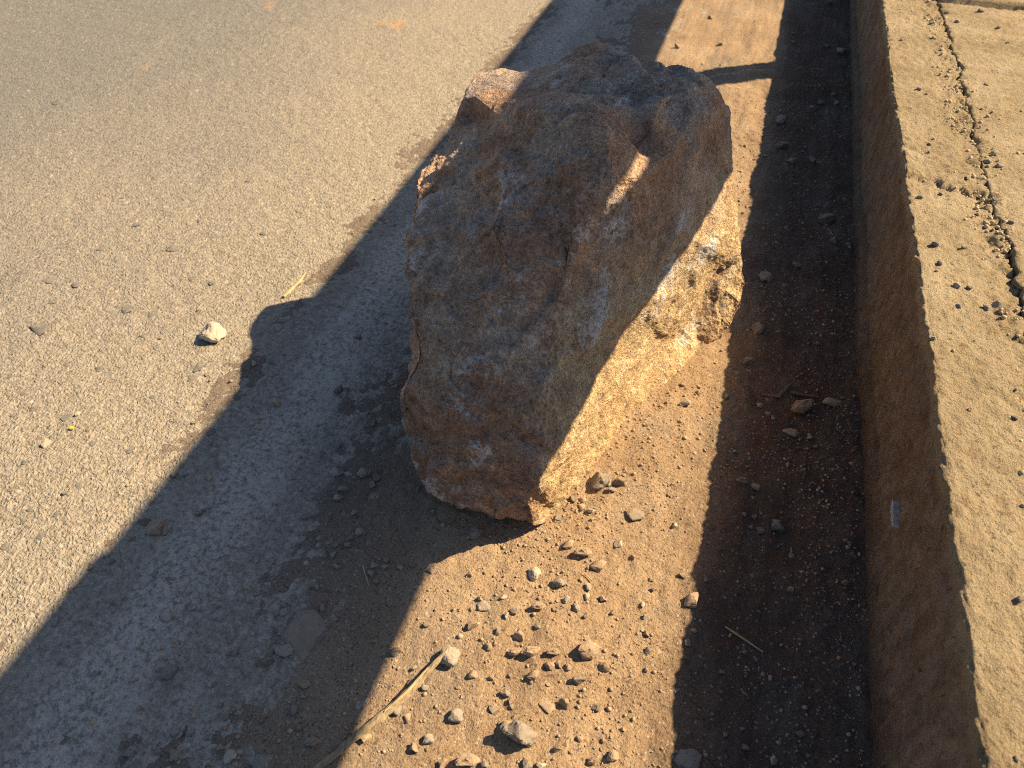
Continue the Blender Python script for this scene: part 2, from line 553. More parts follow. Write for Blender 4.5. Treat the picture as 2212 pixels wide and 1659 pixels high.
def build_kerb():
    ys = graded(-40, 0.1, 2.3, 60, 0.0042, 1.08)
    nf, nt = 62, 38
    P = []
    for j, y in enumerate(ys):
        pass
    y = ys[None, :]
    topx = 0.2745 + 0.0125 * ss(1.7, 0.5, y) + 0.0035 * fbm(y, 0 * y, 3.1, 3, 91)
    r = 0.006
    rows = []
    for i in range(nf):                                    # face, bottom to top
        t = i / (nf - 1)
        z = -0.06 + t * (KZ - r + 0.06)
        x = 0.281 + (topx - 0.281) * t
        rows.append((x + 0 * y, z + 0 * y, -1.0, 0.0))
    for i in range(1, 8):                                  # rounded, broken arris
        a = i / 8 * math.pi / 2
        rows.append((topx + r - r * math.cos(a), KZ - r + r * math.sin(a) + 0 * y, -math.cos(a), math.sin(a)))
    cx = crack_x(y) - 0.0004 - 0.0013 * (1 + 1.8 * fbm(y, 0 * y, 25, 3, 8))
    for i in range(nt):
        t = i / (nt - 1)
        x = topx + r + (cx - topx - r) * t
        rows.append((x, KZ + 0 * y, 0.0, 1.0))
    for i in range(1, 5):
        rows.append((cx + 0.0006 * i, KZ - 0.012 * i + 0 * y, 1.0, 0.0))
    V = np.zeros((len(rows), len(ys), 3))
    Y2 = ys
    for i, (x, z, nx, nz) in enumerate(rows):
        x = np.broadcast_to(x, (1, len(ys)))[0]
        z = np.broadcast_to(z, (1, len(ys)))[0]
        u = x + z                                        # unrolled profile coordinate
        d = 0.0045 * fbm(u, Y2, 6, 3, 71) - 0.0060 * np.clip(fbm(u, Y2, 48, 2, 70) - 0.34, 0, 1) + 0.0026 * fbm(u, Y2, 26, 3, 72) + 0.0022 * fbm(u, Y2, 125, 2, 73)
        edge = np.exp(-((x - (0.28)) ** 2 + (z - KZ) ** 2) / 0.018 ** 2)
        d = d + edge * (0.0022 * fbm(u, Y2, 210, 2, 78) + 0.0030 * fbm(u, Y2, 85, 3, 74, 0.7) + 0.004 * fbm(u, Y2, 7, 2, 69) - 0.016 * np.clip(fbm(u, Y2, 13, 2, 75) - 0.34, 0, 1))
        if nz > 0.9:
            d = 0.35 * d + top_rough(x, Y2)
        if nx < -0.9:                                    # ledge where an older pour ends near the foot
            gz = 0.045 + 0.012 * fbm(Y2, 0 * Y2, 3, 3, 76)
            d = d - 0.016 * np.exp(-((z - gz) / 0.007) ** 2) * ss(0.75, 1.1, Y2 + 0.3 * fbm(Y2, 0 * Y2, 9, 2, 79))
            d = d + 0.006 * ss(0.006, -0.012, z - gz) * ss(0.75, 1.1, Y2)
        V[i, :, 0] = x + nx * d
        V[i, :, 1] = Y2
        V[i, :, 2] = z + nz * d
    V = V.reshape(-1, 3)
    F = grid_faces(len(rows), len(ys))[:, ::-1]
    return obj('kerb', mesh_np('kerb', V, F, MKERB), kind='structure')


kerb = build_kerb()


def build_pavement():
    ys = graded(-40, 0.15, 2.6, 60, 0.0052, 1.08)
    ts = np.concatenate([np.array([-0.05, -0.03, -0.012]), np.arange(0, 0.55, 0.0052), np.geomspace(0.57, 2.2, 18)])
    T, Y = np.meshgrid(ts, ys, indexing='ij')
    c0 = crack_x(Y) + 0.0004 + 0.0013 * (1 + 1.8 * fbm(Y, 0 * Y, 25, 3, 8))
    X = c0 + np.clip(T, 0, None)
    Z = KZ + 0.001 + top_rough(X, Y) + 0.0024 * fbm(X * 0.3, Y, 42, 3, 101) + 0.003 * fbm(X, Y, 3, 2, 102)
    Z = Z + np.clip(T, None, 0)
    # joint between two slabs
    jy = at(2120, 8, KZ).y
    Z = Z + 0.010 * ss(jy - 0.004, jy + 0.004, Y + 0.006 * fbm(X, Y, 12, 3, 103)) - 0.012 * np.exp(-((Y - jy + 0.01) / 0.006) ** 2)
    V = np.stack([X, Y, Z], -1).reshape(-1, 3)
    return obj('pavement', mesh_np('pavement', V, grid_faces(len(ts), len(ys)), MPAVE), kind='structure')


pavement = build_pavement()

# ------------------------------------------------------------------ boulder
def p_plane(x, y, p):
    d = ray(x, y)
    t = (p + CAM_H * CT) / (d.x - d.z * CT)
    return CAM_H + t * d.z


RIM = [(1150, 1142, .030), (1070, 1114, .040), (990, 1074, .050), (908, 1035, .060), (885, 985, .090), (888, 935, .130),
       (858, 885, .165), (858, 830, .200), (880, 760, .225), (866, 680, .255), (870, 620, .268), (885, 540, .285),
       (889, 440, .298), (893, 372, .305), (950, 308, .320), (983, 250, .345), (995, 215, .370), (1008, 190, .374),
       (1030, 158, .378), (1090, 144, .384), (1145, 151, .394), (1200, 135, .420), (1250, 112, .430), (1290, 105, .433),
       (1335, 125, .433), (1390, 138, .432), (1440, 145, .428), (1490, 160, .420), (1545, 193, .405), (1578, 232, .380),
       (1580, 300, .335), (1585, 365, .297), (1588, 420, .255), (1597, 500, .185), (1601, 560, .128), (1614, 610, .085),
       (1608, 660, .052), (1585, 705, .028), (1550, 732, .012), (1508, 752, .005), (1470, 805, .002), (1390, 872, .004),
       (1330, 950, -.002), (1270, 1035, -.002), (1205, 1108, .004), (1182, 1136, .014)]
INN = [  # front, brown lower face
    (1095, 1060, .095), (1010, 1000, .115), (930, 960, .135), (1140, 1085, .085), (1100, 960, .165), (1000, 905, .190),
    (920, 880, .195), (1080, 870, .215),
    # ridge between front and kerb side
    (1178, 930, .178), (1190, 790, .240), (1208, 640, .311), (1255, 480, .385), (1310, 365, .428), (1318, 295, .448), (1285, 246, .455),
    # kerb side above the rail shadow
    (1290, 700, .262), (1360, 560, .300), (1340, 440, .388), (1370, 385, .408), (1430, 450, .350), (1460, 330, .400), (1400, 285, .425),
    (1500, 240, .418), (1530, 330, .345), (1480, 190, .436),
    # lower kerb side bulge
    (1540, 600, .125), (1560, 680, .052), (1500, 690, .058), (1450, 740, .052),
    # left, dusty side
    (940, 820, .232), (960, 700, .270), (950, 560, .300), (960, 440, .322), (1000, 360, .345), (930, 390, .315),
    # main face
    (1020, 790, .252), (1010, 640, .305), (1100, 760, .270), (1100, 600, .325), (1050, 480, .358), (1130, 480, .372), (1080, 380, .390),
    (1180, 380, .412), (1130, 560, .338), (1250, 330, .436), (1160, 290, .428),
    # crest of the front lobe
    (1145, 237, .438), (1215, 231, .452), (1090, 258, .412), (1060, 300, .395), (1025, 320, .362),
    # hollow behind the crest, back rim
    (1150, 203, .404), (1215, 200, .412), (1290, 205, .417), (1370, 225, .424), (1430, 215, .438), (1200, 165, .420), (1290, 150, .430), (1400, 175, .436),
    # left shelf and notch
    (1070, 185, .392), (1095, 222, .398), (1025, 208, .382), (1030, 252, .352), (1060, 235, .388), (1000, 288, .346), (1045, 275, .360)]
for q in [(1165, 1040), (1235, 925), (1300, 800), (1400, 660), (1500, 520)]:
    INN.append((*q, p_plane(*q, -0.255)))


def taubin(bm, it):
    """smooth without shrinking"""
    bm.verts.index_update()
    co = np.array([v.co[:] for v in bm.verts])
    e = np.array([[a.index for a in x.verts] for x in bm.edges])
    deg = np.bincount(e.ravel(), minlength=len(co))[:, None]
    for _ in range(it):
        for f in (0.5, -0.52):
            acc = np.zeros_like(co)
            np.add.at(acc, e[:, 0], co[e[:, 1]])
            np.add.at(acc, e[:, 1], co[e[:, 0]])
            co = co + f * (acc / deg - co)
    for v, c in zip(bm.verts, co):
        v.co = c


def build_boulder():
    pts = [at(*q) for q in RIM + INN]
    uv = [Vector((q[0], -q[1])) for q in RIM + INN]
    n = len(RIM)
    res = mgeo.delaunay_2d_cdt(uv, [(i, (i + 1) % n) for i in range(n)], [], 1, 1e-4)
    ov, of, orig = res[0], res[2], res[3]
    bm = bmesh.new()
    vs_ = []
    for k, src in enumerate(orig):
        vs_.append(bm.verts.new(pts[src[0]] if src else Vector((0, 0, 0))))
    idx = {src[0]: vs_[k] for k, src in enumerate(orig) if src}
    for f in of:
        try:
            bm.faces.new([vs_[i] for i in f])
        except ValueError:
            pass
    # hidden back and underside: rim -> bulge ring -> foot ring -> foot centre
    cen = Vector((-0.19, 0.80, 0.2))
    ring1, ring2 = [], []
    for i in range(n):
        p = pts[i]
        away = (p - Vector((0, 0, CAM_H))).normalized()
        out = Vector((p.x - cen.x, p.y - cen.y, 0)).normalized()
        h = max(p.z, 0)
        b = p + Vector((away.x, away.y, 0)).normalized() * (0.035 * min(1, h / 0.3)) - Vector((0, 0, 0.40 * h + 0.012))
        ring1.append(bm.verts.new(b - out * 0.012))
        fpt = Vector((cen.x + (b.x - cen.x) * 0.86, cen.y + (b.y - cen.y) * 0.88, -0.015))
        ring2.append(bm.verts.new(fpt))
    for i in range(n):
        j = (i + 1) % n
        a, b = idx[i], idx[j]
        bm.faces.new((b, a, ring1[i], ring1[j]))
        bm.faces.new((ring1[j], ring1[i], ring2[i], ring2[j]))
    c = bm.verts.new((cen.x, cen.y, -0.02))
    for i in range(n):
        bm.faces.new((ring2[(i + 1) % n], ring2[i], c))
    bmesh.ops.triangulate(bm, faces=bm.faces[:])
    bmesh.ops.recalc_face_normals(bm, faces=bm.faces[:])
    for lvl in range(5):
        bmesh.ops.subdivide_edges(bm, edges=bm.edges[:], cuts=1, use_grid_fill=True)
        if lvl in (1, 2):
            taubin(bm, 1 if lvl == 1 else 2)
    bm.normal_update()
    dents = [(at(1385, 290, .425), .022, .020), (at(1516, 738, .02), .009, .008), (at(1330, 440, .385), .030, .008),
             (at(1165, 345, .405), .040, .012), (at(1195, 470, .385), .03, .006), (at(1050, 560, .33), .02, .006), (at(1090, 640, .318), .030, .006), (at(885, 760, .225), .03, .006),
             (at(1260, 208, .415), .035, .006), (at(1100, 800, .25), .05, .005)]
    shelf = at(1075, 185, .388)
    new = []
    for v in bm.verts:
        p = v.co
        q9 = p * 9
        w = p + 0.03 * Vector((mnoise.noise(q9 + Vector((31, 7, 3))), mnoise.noise(q9 + Vector((5, 43, 11))), mnoise.noise(q9 + Vector((17, 2, 29)))))
        flat_side = max(0.0, min(1.0, (v.normal.x - 0.35) / 0.4))
        lit = 1.0 - 0.72 * flat_side
        d = 0.0062 * mnoise.fractal(w * 6, 0.9, 2.0, 3)
        # broken ledges: terraces with short risers
        t = 2.6 * mnoise.fractal(w * Vector((5.5, 5.5, 8.0)).x + Vector((11, 4, 2)), 0.8, 2.0, 3)
        fl = math.floor(t)
        fr = t - fl
        d += lit * 0.0072 * (fl + min(1.0, max(0.0, (fr - 0.80) / 0.20)))
        # sharp creases
        cr = abs(mnoise.fractal(w * 7 + Vector((5, 9, 1)), 0.8, 2.0, 2))
        d -= lit * 0.0042 * max(0.0, 1.0 - cr / 0.07) * (0.35 + 0.65 * max(0.0, mnoise.noise(p * 9)) * 2)
        # chipped facets: stepped cell noise
        vd = mnoise.voronoi(w * 13)[0]
        d += 0.0036 * (min(vd[1] - vd[0], 0.45) - 0.22)
        vd = mnoise.voronoi(w * 42)[0]
        d += 0.0014 * (min(vd[1] - vd[0], 0.5) - 0.25)
        d += (0.4 + 0.6 * lit) * 0.0034 * mnoise.fractal(p * 38, 0.55, 2.1, 5)
        d -= (0.3 + 0.7 * lit) * 0.0045 * max(0.0, mnoise.noise(p * 55 + Vector((3, 1, 7))) - 0.30)
        for c_, r_, a_ in dents:
            q = (p - c_).length / r_
            if q < 2.5:
                d -= a_ * math.exp(-q * q)
        ds = (p - shelf).length
        d *= 1.0 - 0.7 * max(0.0, min(1.0, (0.13 - ds) / 0.05))
        new.append(v.co + v.normal * d)
    for v, q in zip(bm.verts, new):
        v.co = q
    for f in bm.faces:
        f.smooth = True
    me = bpy.data.meshes.new('boulder')
    bm.to_mesh(me)
    bm.free()
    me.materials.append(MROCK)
    # where the stone itself is crusted white, dusty grey or rusty
    co = np.zeros(len(me.vertices) * 3, dtype=np.float32)
    me.vertices.foreach_get('co', co)
    co = co.reshape(-1, 3)

    def blobs(lst, K=1.0):
        w = np.zeros(len(co))
        for (x, y, z, r) in lst:
            c = np.array(at(x, y, z)[:])
            w = np.maximum(w, np.exp(-(((co - c) ** 2).sum(1)) / (r * K) ** 2))
        return w
    crust = blobs([(1000, 715, .28, .016), (1005, 770, .262, .018), (1008, 810, .245, .014), (1090, 690, .298, .022), (1140, 650, .318, .02), (1065, 760, .27, .022),
                   (1060, 430, .372, .016), (1080, 385, .385, .014), (905, 520, .29, .014), (900, 450, .30, .014), (895, 560, .285, .012),
                   (1215, 165, .415, .016), (1195, 195, .41, .012), (1290, 730, .25, .02), (1330, 655, .275, .018), (1440, 640, .21, .03), (1400, 700, .19, .025),
                   (1500, 720, .06, .022), (1520, 540, .21, .022), (1590, 590, .13, .02), (925, 1045, .06, .018), (1000, 1075, .052, .016), (905, 1000, .085, .014),
                   (1180, 1120, .03, .014), (1040, 975, .14, .012), (990, 880, .2, .014), (1480, 480, .3, .016), (1270, 520, .37, .016), (1340, 490, .355, .014)], 1.7) * 0.95
    dust = blobs([(950, 700, .265, .05), (940, 560, .295, .05), (950, 440, .32, .05), (1000, 370, .345, .04), (940, 800, .235, .04), (1070, 720, .28, .05), (1120, 760, .265, .05),
                  (1180, 290, .43, .05), (1290, 210, .42, .06), (1400, 190, .43, .06), (1200, 160, .42, .05), (1500, 190, .42, .04)])
    rust = blobs([(1000, 980, .13, .06), (1100, 1030, .12, .05), (1150, 1090, .07, .04), (930, 920, .16, .04), (1220, 850, .2, .03), (1180, 500, .375, .05), (1250, 400, .41, .05),
                  (1450, 350, .39, .06), (1530, 300, .36, .05), (1130, 330, .415, .035), (1430, 480, .33, .05), (1230, 620, .32, .04), (1200, 1060, .06, .02), (1450, 560, .25, .02)])
    for nm, w in (('crust', crust), ('dust', dust), ('rust', rust)):
        a = me.attributes.new(nm, 'FLOAT', 'POINT')
        a.data.foreach_set('value', w.astype(np.float32))
    return obj('boulder', me, label='large angular brown boulder resting in the sandy gutter beside the kerb', cat='boulder')


boulder = build_boulder()

# ------------------------------------------------------------------ guardrail on the pavement (casts the wide band of shade)
def rail_profile():
    H, D = 0.40, 0.035
    pts = [(0.4, -0.5), (0.5, -0.47), (1.0, -0.41), (1.0, -0.33), (0.0, -0.25), (0.0, 0.25), (1.0, 0.33), (1.0, 0.41), (0.5, 0.47), (0.4, 0.5)]
    return [(-a * D, b * H) for a, b in pts]


PROF = rail_profile()
pm = [x - CT * z for x, z in PROF]
# the two edges of the shade fix the height and the depth of the beam
want_top, want_bot = -0.672, -0.256
scale = (want_bot - want_top) / (max(pm) - min(pm))
RX = 0.47
PROF = [(x * scale, z * scale) for x, z in PROF]
pm = [x - CT * z for x, z in PROF]
RZ = (RX + max(pm) - want_bot) / CT


def beam(name, y0, y1, parent, slots, off=0.0):
    """corrugated sheet with long bolt slots cut through the middle web"""
    bm = bmesh.new()
    web = [i for i in range(len(PROF) - 1) if PROF[i][0] == PROF[i + 1][0] and abs(PROF[i][0]) < 1e-6][0]
    a = off / 0.17 if off else 0.0

    def P(i, y):
        x, z = PROF[i]
        return (RX + x - off, y, RZ + z * (1 + 0.0 * a) + (off if z > 0 else -off))
    rows = [[bm.verts.new(P(i, y)) for y in (y0, y1)] for i in range(len(PROF))]
    for i in range(len(PROF) - 1):
        if i != web:
            bm.faces.new((rows[i][0], rows[i][1], rows[i + 1][1], rows[i + 1][0]))
    # web strip with slots
    xw = RX - off
    zb, zt = P(web, 0)[2], P(web + 1, 0)[2]
    ycuts = y0
    lowv, topv = rows[web][0], rows[web + 1][0]
    for (yc, zc, L, w) in slots:
        ya, yb = yc - L / 2 - 0.02, yc + L / 2 + 0.02
        la, ta = bm.verts.new((xw, ya, zb)), bm.verts.new((xw, ya, zt))
        lb, tb = bm.verts.new((xw, yb, zb)), bm.verts.new((xw, yb, zt))
        bm.faces.new((lowv, la, ta, topv))
        ring = []
        for k in range(24):
            t = 2 * math.pi * (k + 0.5) / 24 - math.pi / 2
            cy = (L / 2 - w / 2) * (1 if math.cos(t) > 0 else -1)
            ring.append(bm.verts.new((xw, yc + cy + math.cos(t) * w / 2, zc + math.sin(t) * w / 2)))
        right, left = ring[:12], ring[12:]
        # right half (cos>0), bottom to top ; left half top to bottom
        bm.faces.new([lb, tb] + right[::-1])
        bm.faces.new([ta, la] + left[::-1])
        bm.faces.new([la, lb, right[0], left[-1]])
        bm.faces.new([tb, ta, left[0], right[-1]])
        lowv, topv = lb, tb
    bm.faces.new((lowv, rows[web][1], rows[web + 1][1], topv))
    bmesh.ops.recalc_face_normals(bm, faces=bm.faces[:])
    me = bpy.data.meshes.new(name)
    bm.to_mesh(me)
    bm.free()
    me.materials.append(MSTEEL)
    o = obj(name, me, parent)
    md = o.modifiers.new('sheet', 'SOLIDIFY')
    md.thickness = 0.003
    md.offset = 0
    return o


def box(name, x0, x1, y0, y1, z0, z1, mat, parent):
    me = bpy.data.meshes.new(name)
    bm = bmesh.new()
    bmesh.ops.create_cube(bm, size=1)
    for v in bm.verts:
        v.co = ((x0 + x1) / 2 + v.co.x * (x1 - x0), (y0 + y1) / 2 + v.co.y * (y1 - y0), (z0 + z1) / 2 + v.co.z * (z1 - z0))
    bmesh.ops.bevel(bm, geom=bm.edges[:], offset=0.003, segments=2, affect='EDGES')
    bm.to_mesh(me)
    bm.free()
    me.materials.append(mat)
    return obj(name, me, parent)


gr = obj('guardrail', None, label='galvanised steel guardrail on posts standing on the pavement', cat='guardrail')
spot = at(1372, 380, .410)
lz = (RX - spot.x)
slot_y, slot_z = spot.y + KS * lz + 0.018, spot.z + lz / CT
kink = at(75, 1395, 0)
joint_y = kink.y + KS * (RX - kink.x)
SL = 0.075
beam('rail', joint_y - 0.05, joint_y + 4.05, gr, [(slot_y, slot_z, SL, 0.024)])
beam('rail', joint_y - 4.1, joint_y + 0.12, gr, [], 0.005)
beam('rail', joint_y + 3.95, joint_y + 8.0, gr, [], 0.005)
pxa, pxb = RX + 0.05, RX + 0.16
pya, pyb = 2.11 + KS * (pxb - 0.054), 2.24 + KS * (pxa - 0.054)
for k in (-1, 0, 1):
    y0, y1 = pya + 4 * k, pyb + 4 * k
    # channel post: web and two flanges
    box('post', pxa, pxb, y0, y0 + 0.006, KZ - 0.05, RZ + 0.14, MSTEEL, gr)
    box('post_flange', pxa, pxa + 0.006, y0 + 0.0065, y1, KZ - 0.05, RZ + 0.14, MSTEEL, gr)
    box('post_flange', pxb - 0.006, pxb, y0 + 0.0065, y1, KZ - 0.05, RZ + 0.14, MSTEEL, gr)
    box('spacer_block', RX + 0.003, pxa - 0.001, y0, y1, RZ - 0.12, RZ + 0.12, MSTEEL, gr)
    box('base_plate', pxa - 0.05, pxb + 0.05, y0 - 0.05, y1 + 0.05, KZ - 0.004, KZ + 0.012, MSTEEL, gr)

# ------------------------------------------------------------------ stones
def rock_mesh(seed, sub=2, flat=0.7, pts=13):
    """angular stone: hull of a few random points, edges worn, faces pitted"""
    rnd = random.Random(seed)
    bm = bmesh.new()
    sy = rnd.uniform(0.65, 0.95)
    for _ in range(pts):
        q = Vector((rnd.gauss(0, 1), rnd.gauss(0, 1), rnd.gauss(0, 1))).normalized() * rnd.uniform(0.80, 1.0)
        bm.verts.new((q.x * 0.5, q.y * 0.5 * sy, q.z * 0.5 * flat))
    r = bmesh.ops.convex_hull(bm, input=bm.verts[:])
    bmesh.ops.delete(bm, geom=[e for e in r['geom_interior'] if isinstance(e, bmesh.types.BMVert)], context='VERTS')
    bmesh.ops.bevel(bm, geom=bm.edges[:], offset=0.035, segments=1, affect='EDGES', clamp_overlap=True)
    bmesh.ops.triangulate(bm, faces=bm.faces[:])
    for _ in range(sub - 1):
        bmesh.ops.subdivide_edges(bm, edges=bm.edges[:], cuts=1, use_grid_fill=True)
    off = Vector((rnd.random() * 50, rnd.random() * 50, 0))
    bm.normal_update()
    for v in bm.verts:
        v.co += v.normal * (0.085 * flat * mnoise.fractal(v.co * 4 + off, 0.7, 2.1, 4))
    xs = [v.co.x for v in bm.verts]
    w = max(xs) - min(xs)
    for v in bm.verts:
        v.co /= w
    bmesh.ops.recalc_face_normals(bm, faces=bm.faces[:])
    me = bpy.data.meshes.new('stone')
    bm.to_mesh(me)
    bm.free()
    for f in me.polygons:
        f.use_smooth = True
    me.set_sharp_from_angle(angle=math.radians(38))
    return me


VAR = {}
for c in PEB:
    VAR[c] = []
    for i in range(6):
        me = rock_mesh(100 + i * 7 + ord(c), 3 if i < 2 else 2)
        me.materials.append(PEB[c])
        VAR[c].append(me)
FLAT = {}
for c in ('g', 'b', 'd'):
    me = rock_mesh(900 + ord(c), 3, 0.30, 14)
    me.materials.append(PEB[c])
    FLAT[c] = me

A4 = lambda x, y: (656.6 + .375 * x, 1036.8 + .375 * y)      # crop frames the stones were read from
A3 = lambda x, y: (.375 * x, 1036.8 + .375 * y)
A2 = lambda x, y: (.375 * x, 518.4 + .375 * y)
R3 = lambda x, y: (1382.4 + .375 * x, 1036.8 + .375 * y)
R2 = lambda x, y: (1382.4 + .375 * x, 518.4 + .375 * y)
R1 = lambda x, y: (1382.4 + .375 * x, .375 * y)

